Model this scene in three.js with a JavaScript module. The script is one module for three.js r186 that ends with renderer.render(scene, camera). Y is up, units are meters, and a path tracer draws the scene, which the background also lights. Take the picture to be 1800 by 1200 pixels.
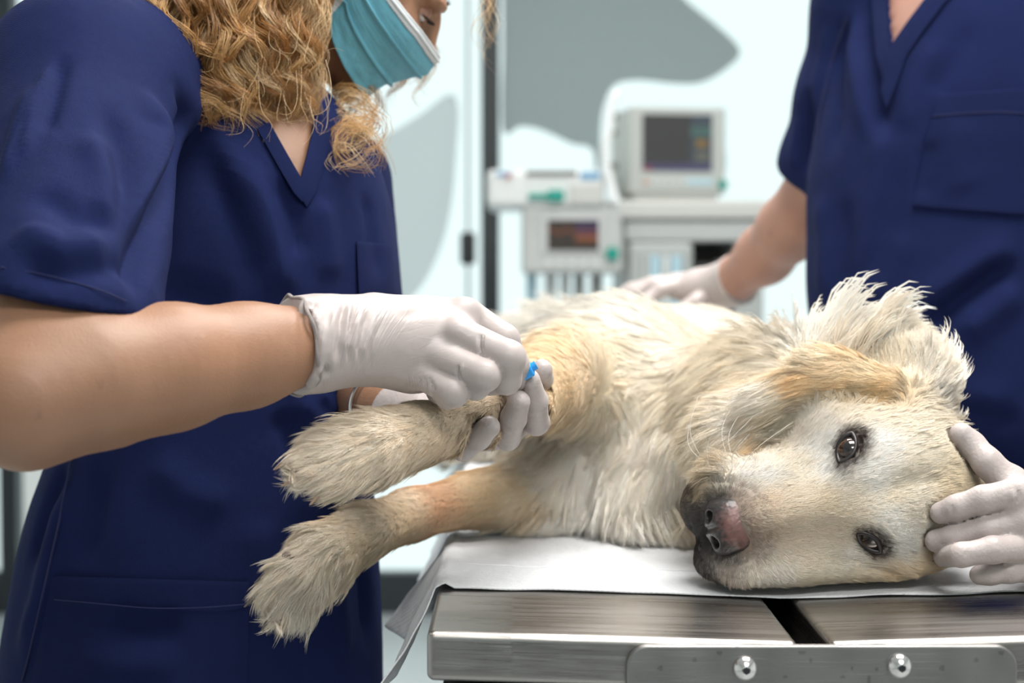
import * as THREE from 'three';
import { mergeGeometries } from 'three/addons/utils/BufferGeometryUtils.js';
import { RoundedBoxGeometry } from 'three/addons/geometries/RoundedBoxGeometry.js';
import { RectAreaLightUniformsLib } from 'three/addons/lights/RectAreaLightUniformsLib.js';

// ------------------------------------------------------------------ camera, sky, lights, exposure
const scene = new THREE.Scene();
const FOCAL = 2850, CAM_Y = 1.16, PITCH = Math.atan(112 / FOCAL);
const camera = new THREE.PerspectiveCamera(2 * Math.atan(600 / FOCAL) * 180 / Math.PI, 1.5, 0.05, 60);
camera.position.set(0, CAM_Y, 0);
camera.rotation.set(-PITCH, 0, 0);
camera.focus = 1.29;
camera.userData.fStop = 4.5;
scene.add(camera);

const SKY = new THREE.Color().setRGB(0.89, 1.0, 1.0);
scene.background = SKY;
scene.backgroundIntensity = 0.88;

const renderer = new THREE.WebGLRenderer({ antialias: true });
renderer.toneMapping = THREE.LinearToneMapping;
renderer.toneMappingExposure = 1.24;
renderer.shadowMap.enabled = true;
RectAreaLightUniformsLib.init();

// ceiling light panels: [x, z, width, depth, strength]
const CEILING = 2.75;
const LIGHT_PANELS = [
  [0.5, -1.2, 1.2, 0.6, 16],
  [0.5, -2.5, 1.2, 0.6, 16],
  [0.6, 0.5, 1.2, 0.6, 14],
  [-1.6, -2.4, 0.6, 1.2, 1.0],
  [0.3, -4.2, 1.2, 0.6, 4.0],
];

// ------------------------------------------------------------------ maths
const { sin, cos, abs, max, min, sqrt, floor, PI, exp, pow, atan2, hypot } = Math;
let seedState = 12345;
const seed = (s) => { seedState = s | 0; };
const rnd = () => { seedState = (seedState + 0x6d2b79f5) | 0; let t = Math.imul(seedState ^ (seedState >>> 15), 1 | seedState); t = (t + Math.imul(t ^ (t >>> 7), 61 | t)) ^ t; return ((t ^ (t >>> 14)) >>> 0) / 4294967296; };
const rr = (a, b) => a + (b - a) * rnd();
const gauss = () => (rnd() + rnd() + rnd() + rnd() - 2) * 0.86;
const clamp = (x, a = 0, b = 1) => (x < a ? a : x > b ? b : x);
const mix = (a, b, t) => a + (b - a) * t;
const sstep = (a, b, x) => { const t = clamp((x - a) / (b - a)); return t * t * (3 - 2 * t); };
const add = (a, b) => [a[0] + b[0], a[1] + b[1], a[2] + b[2]];
const sub = (a, b) => [a[0] - b[0], a[1] - b[1], a[2] - b[2]];
const mul = (a, s) => [a[0] * s, a[1] * s, a[2] * s];
const dot = (a, b) => a[0] * b[0] + a[1] * b[1] + a[2] * b[2];
const cross = (a, b) => [a[1] * b[2] - a[2] * b[1], a[2] * b[0] - a[0] * b[2], a[0] * b[1] - a[1] * b[0]];
const len = (a) => sqrt(dot(a, a));
const norm = (a) => { const l = len(a) || 1; return [a[0] / l, a[1] / l, a[2] / l]; };
const lerp3 = (a, b, t) => [mix(a[0], b[0], t), mix(a[1], b[1], t), mix(a[2], b[2], t)];
const CP = cos(PITCH), SP = sin(PITCH);
// direction of sight through a place in the photograph, and the point on it at distance d into the room
const ray = (px, py) => { const u = (px - 900) / FOCAL, v = (600 - py) / FOCAL; return [u, v * CP - SP, -(CP + v * SP)]; };
const P = (px, py, d) => { const r = ray(px, py), s = d / -r[2]; return [r[0] * s, CAM_Y + r[1] * s, -d]; };
const toPx = (p) => { const x = p[0], y = p[1] - CAM_Y, z = p[2]; const yc = y * CP - z * SP, zc = -(z * CP + y * SP) ; return [900 + FOCAL * x / zc, 600 - FOCAL * (yc) / zc]; };
const V3 = (a) => new THREE.Vector3(a[0], a[1], a[2]);

// value noise
const hash3 = (x, y, z) => { let h = Math.imul(x, 374761393) + Math.imul(y, 668265263) + Math.imul(z, 2147483647 - 58); h = Math.imul(h ^ (h >>> 13), 1274126177); return ((h ^ (h >>> 16)) >>> 0) / 4294967296; };
function noise3(x, y, z) {
  const xi = floor(x), yi = floor(y), zi = floor(z); let u = x - xi, v = y - yi, w = z - zi;
  u = u * u * (3 - 2 * u); v = v * v * (3 - 2 * v); w = w * w * (3 - 2 * w);
  const h = (a, b, c) => hash3(xi + a, yi + b, zi + c);
  return mix(mix(mix(h(0, 0, 0), h(1, 0, 0), u), mix(h(0, 1, 0), h(1, 1, 0), u), v), mix(mix(h(0, 0, 1), h(1, 0, 1), u), mix(h(0, 1, 1), h(1, 1, 1), u), v), w) * 2 - 1;
}
const fbm = (x, y, z, o = 3) => { let s = 0, a = 0.5; for (let i = 0; i < o; i++) { s += a * noise3(x, y, z); x *= 2.03; y *= 2.03; z *= 2.03; a *= 0.5; } return s; };

// ------------------------------------------------------------------ distance fields
const smin = (a, b, k) => { const h = max(k - abs(a - b), 0) / k; return min(a, b) - h * h * k * 0.25; };
const smax = (a, b, k) => -smin(-a, -b, k);
function cap(a, b, ra, rb = ra) {
  const bx = b[0] - a[0], by = b[1] - a[1], bz = b[2] - a[2], L = 1 / max(1e-12, bx * bx + by * by + bz * bz);
  return (x, y, z) => {
    const px = x - a[0], py = y - a[1], pz = z - a[2];
    let h = (px * bx + py * by + pz * bz) * L; h = h < 0 ? 0 : h > 1 ? 1 : h;
    const dx = px - bx * h, dy = py - by * h, dz = pz - bz * h;
    return sqrt(dx * dx + dy * dy + dz * dz) - (ra + (rb - ra) * h);
  };
}
// ellipsoid, optionally along axes X, Y, Z
function ell(c, r, X, Y, Z) {
  return (x, y, z) => {
    let px = x - c[0], py = y - c[1], pz = z - c[2];
    if (X) { const a = px * X[0] + py * X[1] + pz * X[2], b = px * Y[0] + py * Y[1] + pz * Y[2], d = px * Z[0] + py * Z[1] + pz * Z[2]; px = a; py = b; pz = d; }
    const ax = px / r[0], ay = py / r[1], az = pz / r[2], k0 = sqrt(ax * ax + ay * ay + az * az);
    const bx = ax / r[0], by = ay / r[1], bz = az / r[2], k1 = sqrt(bx * bx + by * by + bz * bz);
    return k1 < 1e-9 ? -min(r[0], r[1], r[2]) : k0 * (k0 - 1) / k1;
  };
}
const union = (list, k) => (x, y, z) => { let d = list[0](x, y, z); for (let i = 1; i < list.length; i++) d = smin(d, list[i](x, y, z), k); return d; };
// a run of joints [point, radius]
const chain = (js, k) => { const l = []; for (let i = 0; i + 1 < js.length; i++) l.push(cap(js[i][0], js[i + 1][0], js[i][1], js[i + 1][1])); return union(l, k); };
// upright trunk from sections {y, x, z, a, b, t}: half width a along (cos t, sin t) in the ground plane, half depth b across
function loft(secs) {
  const s = [...secs].sort((p, q) => p.y - q.y), keys = ['x', 'z', 'a', 'b', 't'];
  const N = 120, y0 = s[0].y, y1 = s[s.length - 1].y, tab = [];
  for (let i = 0; i <= N; i++) {
    const y = mix(y0, y1, i / N); let k = 0; while (k < s.length - 2 && s[k + 1].y < y) k++;
    const a = s[max(0, k - 1)], b = s[k], c = s[k + 1], d = s[min(s.length - 1, k + 2)], t = (y - b.y) / (c.y - b.y), row = [];
    for (const q of keys) {
      const m0 = (c[q] - a[q]) / max(1e-6, c.y - a.y) * (c.y - b.y), m1 = (d[q] - b[q]) / max(1e-6, d.y - b.y) * (c.y - b.y), t2 = t * t, t3 = t2 * t;
      row.push((2 * t3 - 3 * t2 + 1) * b[q] + (t3 - 2 * t2 + t) * m0 + (-2 * t3 + 3 * t2) * c[q] + (t3 - t2) * m1);
    }
    tab.push(row);
  }
  return (x, y, z) => {
    const f = clamp((y - y0) / (y1 - y0)) * N, i = min(N - 1, floor(f)), t = f - i, A = tab[i], B = tab[i + 1];
    const cx = mix(A[0], B[0], t), cz = mix(A[1], B[1], t), a = mix(A[2], B[2], t), b = mix(A[3], B[3], t), w = mix(A[4], B[4], t);
    const px = x - cx, pz = z - cz, c = cos(w), q = sin(w), u = (px * c + pz * q) / a, v = (-px * q + pz * c) / b;
    const k0 = sqrt(u * u + v * v), k1 = sqrt(u * u / (a * a) + v * v / (b * b));
    let d = k1 < 1e-9 ? -min(a, b) : k0 * (k0 - 1) / k1;
    d = smax(d, y - y1, 0.03); d = max(d, y0 - y);
    return d;
  };
}

// ------------------------------------------------------------------ meshing a distance field (surface nets)
function skin(f, lo, hi, h) {
  const nx = Math.ceil((hi[0] - lo[0]) / h) + 1, ny = Math.ceil((hi[1] - lo[1]) / h) + 1, nz = Math.ceil((hi[2] - lo[2]) / h) + 1;
  const F = new Float32Array(nx * ny * nz).fill(1e3), B = 6, sx = 1, sy = nx, sz = nx * ny;
  for (let bz = 0; bz < nz; bz += B) for (let by = 0; by < ny; by += B) for (let bx = 0; bx < nx; bx += B) {
    const c = f(lo[0] + (bx + B / 2) * h, lo[1] + (by + B / 2) * h, lo[2] + (bz + B / 2) * h);
    const ex = min(bx + B, nx), ey = min(by + B, ny), ez = min(bz + B, nz), far = abs(c) > B * h * 1.35 + 2 * h;
    for (let z = bz; z < ez; z++) for (let y = by; y < ey; y++) for (let x = bx; x < ex; x++) F[x + y * sy + z * sz] = far ? c : f(lo[0] + x * h, lo[1] + y * h, lo[2] + z * h);
  }
  const id = new Int32Array(nx * ny * nz).fill(-1), pos = [], idx = [];
  const C = [[0, 0, 0], [1, 0, 0], [0, 1, 0], [1, 1, 0], [0, 0, 1], [1, 0, 1], [0, 1, 1], [1, 1, 1]], E = [[0, 1], [2, 3], [4, 5], [6, 7], [0, 2], [1, 3], [4, 6], [5, 7], [0, 4], [1, 5], [2, 6], [3, 7]];
  const v = new Float64Array(8);
  for (let z = 0; z < nz - 1; z++) for (let y = 0; y < ny - 1; y++) for (let x = 0; x < nx - 1; x++) {
    let m = 0; const o = x + y * sy + z * sz;
    for (let i = 0; i < 8; i++) { v[i] = F[o + C[i][0] + C[i][1] * sy + C[i][2] * sz]; if (v[i] < 0) m |= 1 << i; }
    if (m === 0 || m === 255) continue;
    let n = 0, ax = 0, ay = 0, az = 0;
    for (const [a, b] of E) if ((v[a] < 0) !== (v[b] < 0)) { const t = v[a] / (v[a] - v[b]); ax += mix(C[a][0], C[b][0], t); ay += mix(C[a][1], C[b][1], t); az += mix(C[a][2], C[b][2], t); n++; }
    id[o] = pos.length / 3;
    pos.push(lo[0] + (x + ax / n) * h, lo[1] + (y + ay / n) * h, lo[2] + (z + az / n) * h);
  }
  for (let z = 1; z < nz - 1; z++) for (let y = 1; y < ny - 1; y++) for (let x = 1; x < nx - 1; x++) {
    const o = x + y * sy + z * sz, a = F[o] < 0;
    const quad = (p, q, r, s, flip) => { if (p < 0 || q < 0 || r < 0 || s < 0) return; flip ? idx.push(p, r, q, p, s, r) : idx.push(p, q, r, p, r, s); };
    if (a !== F[o + sx] < 0) quad(id[o - sy - sz], id[o - sz], id[o], id[o - sy], !a);
    if (a !== F[o + sy] < 0) quad(id[o - sx - sz], id[o - sx], id[o], id[o - sz], !a);
    if (a !== F[o + sz] < 0) quad(id[o - sx - sy], id[o - sy], id[o], id[o - sx], !a);
  }
  const p = new Float32Array(pos), e = h * 0.3;
  for (let i = 0; i < p.length; i += 3) for (let it = 0; it < 2; it++) {   // pull the vertices onto the surface
    const x = p[i], y = p[i + 1], z = p[i + 2], d = f(x, y, z), gx = f(x + e, y, z) - f(x - e, y, z), gy = f(x, y + e, z) - f(x, y - e, z), gz = f(x, y, z + e) - f(x, y, z - e), g = gx * gx + gy * gy + gz * gz;
    if (g < 1e-12) break; const s = clamp(d * 2 * e / g, -h / sqrt(g), h / sqrt(g)) * 0.9; p[i] -= gx * s; p[i + 1] -= gy * s; p[i + 2] -= gz * s;
  }
  const g = new THREE.BufferGeometry();
  g.setAttribute('position', new THREE.BufferAttribute(p, 3)); g.setIndex(idx); g.computeVertexNormals();
  return g;
}
const grad = (f, p, e = 0.0015) => norm([f(p[0] + e, p[1], p[2]) - f(p[0] - e, p[1], p[2]), f(p[0], p[1] + e, p[2]) - f(p[0], p[1] - e, p[2]), f(p[0], p[1], p[2] + e) - f(p[0], p[1], p[2] - e)]);
// first point of a surface along a line of sight (used to find where on a body a seam, a guide hair or a pocket lies)
function hit(f, px, py, d0 = 0.8, d1 = 3.2) {
  const r = ray(px, py), k = 1 / -r[2]; let t = d0;
  for (let i = 0; i < 260 && t < d1; i++) { const q = [r[0] * k * t, CAM_Y + r[1] * k * t, -t], d = f(q[0], q[1], q[2]); if (d < 0.0006) return q; t += max(0.0006, d * 0.6); }
  return null;
}
// plain coordinates in metres for cloth and skin texture
function metreUV(g, ux, uz, k = 1) {
  const p = g.attributes.position, uv = new Float32Array(p.count * 2);
  for (let i = 0; i < p.count; i++) { uv[2 * i] = (p.getX(i) * ux + p.getZ(i) * uz) * k; uv[2 * i + 1] = p.getY(i) * k; }
  g.setAttribute('uv', new THREE.BufferAttribute(uv, 2)); return g;
}
function displace(g, fn) {
  const p = g.attributes.position, n = g.attributes.normal;
  for (let i = 0; i < p.count; i++) { const x = p.getX(i), y = p.getY(i), z = p.getZ(i), d = fn(x, y, z, n.getX(i), n.getY(i), n.getZ(i)); if (d) p.setXYZ(i, x + n.getX(i) * d, y + n.getY(i) * d, z + n.getZ(i) * d); }
  g.computeVertexNormals(); return g;
}
function paint(g, fn) {
  const p = g.attributes.position, c = new Float32Array(p.count * 3);
  for (let i = 0; i < p.count; i++) { const q = fn(p.getX(i), p.getY(i), p.getZ(i)); c[3 * i] = q[0]; c[3 * i + 1] = q[1]; c[3 * i + 2] = q[2]; }
  g.setAttribute('color', new THREE.BufferAttribute(c, 3)); return g;
}
// folds: each {pts: 3-D run, w: half width, h: height (negative for a groove)}
function foldField(folds) {
  const segs = [];
  for (const f of folds) { const n = f.pts.length - 1; for (let i = 0; i < n; i++) segs.push([f.pts[i], f.pts[i + 1], f, i / n, (i + 1) / n]); }
  return (x, y, z) => {
    const best = new Map();
    for (const [a, b, f, s0, s1] of segs) {
      const bx = b[0] - a[0], by = b[1] - a[1], bz = b[2] - a[2], L = bx * bx + by * by + bz * bz, px = x - a[0], py = y - a[1], pz = z - a[2];
      const h = clamp((px * bx + py * by + pz * bz) / L), d2 = (px - bx * h) ** 2 + (py - by * h) ** 2 + (pz - bz * h) ** 2;
      if (d2 > 9 * f.w * f.w) continue;
      const s = mix(s0, s1, h), env = sstep(0, 0.25, s) * (1 - sstep(0.75, 1, s)), v = f.h * (f.flat ? 1 : env) * exp(-d2 / (f.w * f.w));
      const o = best.get(f); if (o === undefined || abs(v) > abs(o)) best.set(f, v);
    }
    let t = 0; for (const v of best.values()) t += v; return t;
  };
}
const onto = (f, run, d0, d1) => run.map(([x, y]) => hit(f, x, y, d0, d1)).filter(Boolean);
function smoothRun(pts, n) { const c = new THREE.CatmullRomCurve3(pts.map(V3), false, 'centripetal'); return c.getPoints(n).map((v) => [v.x, v.y, v.z]); }

// ------------------------------------------------------------------ registering things
const taken = new Map();
function numbered(name) { const n = taken.get(name) ?? 0; taken.set(name, n + 1); return n ? name + '_' + String(n).padStart(3, '0') : name; }
function thing(name, label, category, at = [0, 0, 0], group) {
  const o = new THREE.Group(); o.name = numbered(name); o.position.set(...at); o.userData = { label, category }; if (group) o.userData.group = group;
  scene.add(o); return o;
}
function part(parent, name, g, m, label) {
  const o = new THREE.Mesh(g, m); o.name = name; o.castShadow = o.receiveShadow = true;
  let q = parent; const off = [0, 0, 0]; while (q && q !== scene) { off[0] += q.position.x; off[1] += q.position.y; off[2] += q.position.z; q = q.parent; }
  if (g.userData.world !== false) o.position.set(-off[0], -off[1], -off[2]);   // geometry is given in room coordinates
  if (label) o.userData.label = label;
  parent.add(o); return o;
}
function struct(name, g, m) { const o = new THREE.Mesh(g, m); o.name = name; o.castShadow = o.receiveShadow = true; o.userData.kind = 'structure'; scene.add(o); return o; }
const box = (w, h, d, x, y, z, r = 0) => { const g = r ? new RoundedBoxGeometry(w, h, d, 3, r) : new THREE.BoxGeometry(w, h, d); g.translate(x, y, z); return g; };
const merge = (l) => mergeGeometries(l.map((g) => { let q = g.index ? g.toNonIndexed() : g; if (!q.attributes.uv) metreUV(q, 1, 0); for (const k of Object.keys(q.attributes)) if (!['position', 'normal', 'uv'].includes(k)) q.deleteAttribute(k); return q; }));
const tube = (pts, r, n = 24, k = 8, closed = false) => new THREE.TubeGeometry(new THREE.CatmullRomCurve3(pts.map(V3), closed, 'centripetal'), n, r, k, closed);
function rod(a, b, r, k = 16, r2 = r) { const A = V3(a), B = V3(b), g = new THREE.CylinderGeometry(r2, r, A.distanceTo(B), k); g.applyQuaternion(new THREE.Quaternion().setFromUnitVectors(new THREE.Vector3(0, 1, 0), B.clone().sub(A).normalize())); g.translate((a[0] + b[0]) / 2, (a[1] + b[1]) / 2, (a[2] + b[2]) / 2); return g; }
// a sheet of cloth or skin laid on a surface: rows of points, lifted along the normal, with thickness
function sheet(rows, thick, nrm) {
  const R = rows.length, Cn = rows[0].length, pos = [], idx = [], uv = [];
  const N = (i, j) => { const a = rows[max(0, i - 1)][j], b = rows[min(R - 1, i + 1)][j], c = rows[i][max(0, j - 1)], d = rows[i][min(Cn - 1, j + 1)]; let n = norm(cross(sub(d, c), sub(b, a))); if (nrm && dot(n, nrm) < 0) n = mul(n, -1); return n; };
  for (const s of [0.5, -0.5]) for (let i = 0; i < R; i++) for (let j = 0; j < Cn; j++) { const n = N(i, j), p = add(rows[i][j], mul(n, thick * s)); pos.push(...p); uv.push(p[0] * 0.7 - p[2] * 0.7, p[1]); }
  const at = (s, i, j) => s * R * Cn + i * Cn + j;
  for (let i = 0; i < R - 1; i++) for (let j = 0; j < Cn - 1; j++) { idx.push(at(0, i, j), at(0, i + 1, j), at(0, i, j + 1), at(0, i, j + 1), at(0, i + 1, j), at(0, i + 1, j + 1)); idx.push(at(1, i, j), at(1, i, j + 1), at(1, i + 1, j), at(1, i, j + 1), at(1, i + 1, j + 1), at(1, i + 1, j)); }
  const rim = (a, b, c, d) => idx.push(a, b, c, b, d, c);
  for (let i = 0; i < R - 1; i++) { rim(at(0, i, 0), at(1, i, 0), at(0, i + 1, 0), at(1, i + 1, 0)); rim(at(0, i, Cn - 1), at(0, i + 1, Cn - 1), at(1, i, Cn - 1), at(1, i + 1, Cn - 1)); }
  for (let j = 0; j < Cn - 1; j++) { rim(at(0, 0, j), at(0, 0, j + 1), at(1, 0, j), at(1, 0, j + 1)); rim(at(0, R - 1, j), at(1, R - 1, j), at(0, R - 1, j + 1), at(1, R - 1, j + 1)); }
  const g = new THREE.BufferGeometry(); g.setAttribute('position', new THREE.BufferAttribute(new Float32Array(pos), 3)); g.setAttribute('uv', new THREE.BufferAttribute(new Float32Array(uv), 2)); g.setIndex(idx); g.computeVertexNormals(); return g;
}
// a patch sewn onto a surface: four corners (top left, top right, bottom right, bottom left) found on it
function patchOn(f, c, nu, nv, lift, thick, d0, d1) {
  const rows = [];
  for (let i = 0; i <= nv; i++) { const row = []; for (let j = 0; j <= nu; j++) { const a = lerp3([...c[0], 0], [...c[1], 0], j / nu), b = lerp3([...c[3], 0], [...c[2], 0], j / nu), q = lerp3(a, b, i / nv); let h = hit(f, q[0], q[1], d0, d1); if (!h) h = row[j - 1] ?? rows[i - 1]?.[j] ?? P(q[0], q[1], d1); row.push(add(h, mul(grad(f, h), lift))); } rows.push(row); }
  return sheet(rows, thick, [0, 0, 1]);
}

// ------------------------------------------------------------------ textures and materials
function dataTex(n, fn, srgb = false, m = n) {
  const d = new Uint8Array(n * m * 4);
  for (let y = 0; y < m; y++) for (let x = 0; x < n; x++) { const q = fn(x / n, y / m, x, y), o = (y * n + x) * 4; if (typeof q === 'number') { d[o] = d[o + 1] = d[o + 2] = clamp(q) * 255; } else { d[o] = clamp(q[0]) * 255; d[o + 1] = clamp(q[1]) * 255; d[o + 2] = clamp(q[2]) * 255; } d[o + 3] = 255; }
  const t = new THREE.DataTexture(d, n, m); t.wrapS = t.wrapT = THREE.RepeatWrapping; t.magFilter = THREE.LinearFilter; t.minFilter = THREE.LinearMipmapLinearFilter; if (srgb) t.colorSpace = THREE.SRGBColorSpace; t.needsUpdate = true; return t;
}
// noise that repeats without a seam
const tileNoise = (u, v, k, s = 0) => { const f = (x, y) => hash3(((x % k) + k) % k, ((y % k) + k) % k, s); const x = u * k, y = v * k, xi = floor(x), yi = floor(y); let a = x - xi, b = y - yi; a = a * a * (3 - 2 * a); b = b * b * (3 - 2 * b); return mix(mix(f(xi, yi), f(xi + 1, yi), a), mix(f(xi, yi + 1), f(xi + 1, yi + 1), a), b); };
const rep = (t, x, y = x) => { const c = t.clone(); c.repeat.set(x, y); c.needsUpdate = true; return c; };
const lin = (r, g, b) => new THREE.Color().setRGB(r, g, b);
const std = (o) => new THREE.MeshPhysicalMaterial(o);

const twill = dataTex(512, (u, v, x, y) => 0.5 + 0.28 * sin((x * 0.5 + y) * 2 * PI / 8) + 0.3 * (tileNoise(u, v, 128, 3) - 0.5) + 0.25 * (tileNoise(u, v, 16, 5) - 0.5));
const clothTone = dataTex(512, (u, v) => { const n = 0.86 + 0.1 * tileNoise(u, v, 9, 1) + 0.12 * (tileNoise(u, v, 170, 2) - 0.2) + 0.05 * tileNoise(u, v, 40, 8); return [n, n, n]; });
const skinBump = dataTex(512, (u, v) => 0.5 * tileNoise(u, v, 90, 4) + 0.35 * tileNoise(u, v, 220, 5) + 0.3 * tileNoise(u, v, 12, 6));
const latexBump = dataTex(512, (u, v) => 0.4 * tileNoise(u, v, 60, 7) + 0.45 * tileNoise(u, v * 0.25, 24, 8) + 0.2 * tileNoise(u, v, 200, 9));
const paperBump = dataTex(512, (u, v, x, y) => 0.45 * tileNoise(u, v, 24, 11) + 0.3 * tileNoise(u, v, 70, 12) + 0.18 * (sin(x * 2 * PI / 16) * sin(y * 2 * PI / 16)));
const brushed = dataTex(512, (u, v) => 0.35 + 0.4 * tileNoise(u * 0.06, v, 200, 13) + 0.2 * tileNoise(u, v, 9, 14) + 0.15 * tileNoise(u * 0.1, v, 400, 16));
const M = {
  navy: std({ color: lin(0.0092, 0.0156, 0.066), map: rep(clothTone, 4), roughness: 0.86, bumpMap: rep(twill, 16), bumpScale: 0.00045, specularIntensity: 0.18 }),
  navyTrim: std({ color: lin(0.0084, 0.0143, 0.060), map: rep(clothTone, 4), roughness: 0.86, bumpMap: rep(twill, 16), bumpScale: 0.00045, specularIntensity: 0.18 }),
  thread: std({ color: lin(0.012, 0.016, 0.07), roughness: 0.9 }),
  skin: std({ color: lin(1, 1, 1), vertexColors: true, roughness: 0.5, bumpMap: rep(skinBump, 12), bumpScale: 0.0002, sheen: 0.15, sheenColor: lin(0.8, 0.5, 0.4) }),
  latex: std({ color: lin(0.425, 0.372, 0.357), roughness: 0.46, bumpMap: rep(latexBump, 9), bumpScale: 0.0004, sheen: 0.2, sheenColor: lin(0.9, 0.85, 0.85) }),
  steel: std({ color: lin(0.35, 0.33, 0.31), metalness: 1, roughness: 0.34, roughnessMap: rep(dataTex(256, (u, v) => { const q = 0.55 + 0.35 * tileNoise(u * 0.08, v, 120, 21) + 0.3 * tileNoise(u, v, 7, 22); return [q, q, q]; }), 1.7, 2.3), bumpMap: rep(brushed, 2, 5), bumpScale: 0.00012 }),
  steelDark: std({ color: lin(0.22, 0.21, 0.20), metalness: 1, roughness: 0.42, bumpMap: rep(brushed, 3, 3), bumpScale: 0.0002 }),
  chrome: std({ color: lin(0.72, 0.70, 0.68), metalness: 1, roughness: 0.16 }),
  black: std({ color: lin(0.012, 0.014, 0.016), roughness: 0.5 }),
  rubber: std({ color: lin(0.02, 0.02, 0.02), roughness: 0.8 }),
  white: std({ color: lin(0.8, 0.82, 0.82), roughness: 0.6 }),
};
const tick = Date.now(); const log = (s) => console.log(s, ((Date.now() - tick) / 1000).toFixed(1) + ' s');

// ------------------------------------------------------------------ the room
const BACK = -5.6, FRONT = 2.4, LEFT = -2.6, RIGHT = 2.9, T = 0.12;
const plaster = dataTex(256, (u, v) => 0.5 * tileNoise(u, v, 40, 31) + 0.4 * tileNoise(u, v, 120, 32));
const M_wall = std({ color: lin(0.78, 0.81, 0.81), roughness: 0.9, bumpMap: rep(plaster, 2), bumpScale: 0.0006 });
const M_floor = std({ color: lin(0.46, 0.49, 0.50), roughness: 0.35, map: rep(dataTex(256, (u, v) => { const q = 0.93 + 0.07 * tileNoise(u, v, 30, 33); return [q, q, q]; }), 2) });
const M_ceiling = std({ color: lin(0.84, 0.84, 0.83), roughness: 0.95, bumpMap: rep(plaster, 2), bumpScale: 0.0004 });
const W = RIGHT - LEFT, D = FRONT - BACK, midX = (LEFT + RIGHT) / 2, midZ = (FRONT + BACK) / 2;
struct('floor', box(W + 2 * T, T, D + 2 * T, midX, -T / 2, midZ), M_floor);
struct('ceiling', box(W + 2 * T, T, D + 2 * T, midX, CEILING + T / 2, midZ), M_ceiling);
// the left wall has an unseen wide window, added to light the man
const LW0 = -5.1, LW1 = -2.3, LY0 = 0.8, LY1 = 2.6;
struct('wall_left', merge([box(T, CEILING, FRONT - LW1, LEFT - T / 2, CEILING / 2, (FRONT + LW1) / 2), box(T, CEILING, LW0 - BACK, LEFT - T / 2, CEILING / 2, (LW0 + BACK) / 2), box(T, LY0, LW1 - LW0, LEFT - T / 2, LY0 / 2, (LW0 + LW1) / 2), box(T, CEILING - LY1, LW1 - LW0, LEFT - T / 2, (CEILING + LY1) / 2, (LW0 + LW1) / 2)]), M_wall);
struct('wall_right', box(T, CEILING, D, RIGHT + T / 2, CEILING / 2, midZ), M_wall);
// the wall behind the photographer has a wide window
struct('wall_front', merge([box(W, 0.85, T, midX, 0.425, FRONT + T / 2), box(W, 0.35, T, midX, CEILING - 0.175, FRONT + T / 2), box(1.8, CEILING - 1.2, T, LEFT + 0.9, 0.85 + (CEILING - 1.2) / 2, FRONT + T / 2), box(1.8, CEILING - 1.2, T, RIGHT - 0.9, 0.85 + (CEILING - 1.2) / 2, FRONT + T / 2)]), M_wall);
// the far side: a glazed wall between black posts
struct('wall_back', merge([box(W, 0.12, T, midX, CEILING - 0.06, BACK - T / 2), box(0.3, CEILING, T, LEFT + 0.15, CEILING / 2, BACK - T / 2), box(0.3, CEILING, T, RIGHT - 0.15, CEILING / 2, BACK - T / 2)]), M_wall);
const M_frame = std({ color: lin(0.018, 0.024, 0.028), roughness: 0.45 });
const M_pane = std({ color: lin(0.97, 1, 1), transmission: 1, thickness: 0, roughness: 0.0, ior: 1.1 });
const postX = [P(14, 300, 5.6)[0], P(862, 300, 5.6)[0], 1.75];
const edges = [LEFT + 0.3, ...postX, RIGHT - 0.3];
for (let i = 0; i + 1 < edges.length; i++) {
  const a = edges[i], b = edges[i + 1];
  const frame = struct('window_' + (i + 1), merge([box(b - a, 0.14, 0.07, (a + b) / 2, 0.07, BACK), box(b - a, 0.07, 0.07, (a + b) / 2, CEILING - 0.155, BACK)]), M_frame);
  const pane = new THREE.Mesh(box(b - a - 0.06, CEILING - 0.33, 0.008, (a + b) / 2, 0.14 + (CEILING - 0.33) / 2, BACK), M_pane); pane.name = 'pane'; frame.add(pane);
}
postX.forEach((x, i) => struct('trim_' + (i + 1), box(0.062, CEILING - 0.12, 0.085, x, (CEILING - 0.12) / 2, BACK + 0.005, 0.006), M_frame));
{ const zc = (LW0 + LW1) / 2, yc = (LY0 + LY1) / 2, w = LW1 - LW0, h = LY1 - LY0;
  const f = struct('window_6', merge([box(0.08, 0.06, w, LEFT, LY0 + 0.03, zc), box(0.08, 0.06, w, LEFT, LY1 - 0.03, zc), box(0.08, h - 0.12, 0.06, LEFT, yc, LW0 + 0.03), box(0.08, h - 0.12, 0.06, LEFT, yc, LW1 - 0.03), box(0.07, h - 0.12, 0.05, LEFT, yc, zc)]), M_frame);  // added side window, lets in daylight for the man and the dog
  const pane = new THREE.Mesh(box(0.008, h - 0.12, w - 0.12, LEFT, yc, zc), M_pane); pane.name = 'pane'; f.add(pane); }
{ // the window behind the photographer
  const f = struct('window_5', merge([box(W - 3.6, 0.06, 0.08, midX, 0.88, FRONT), box(W - 3.6, 0.06, 0.08, midX, CEILING - 0.38, FRONT), box(0.06, CEILING - 1.2, 0.08, midX, 0.85 + (CEILING - 1.2) / 2, FRONT)]), M_frame);
  const pane = new THREE.Mesh(box(W - 3.66, CEILING - 1.25, 0.008, midX, 0.85 + (CEILING - 1.2) / 2, FRONT), M_pane); pane.name = 'pane'; f.add(pane);
}
// pavement outside the window behind the photographer, pale in the daylight
struct('ground', box(16, 0.1, 9, 0, -0.15, FRONT + 4.8), std({ color: lin(0.75, 0.8, 0.8), roughness: 0.9 }));

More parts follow.
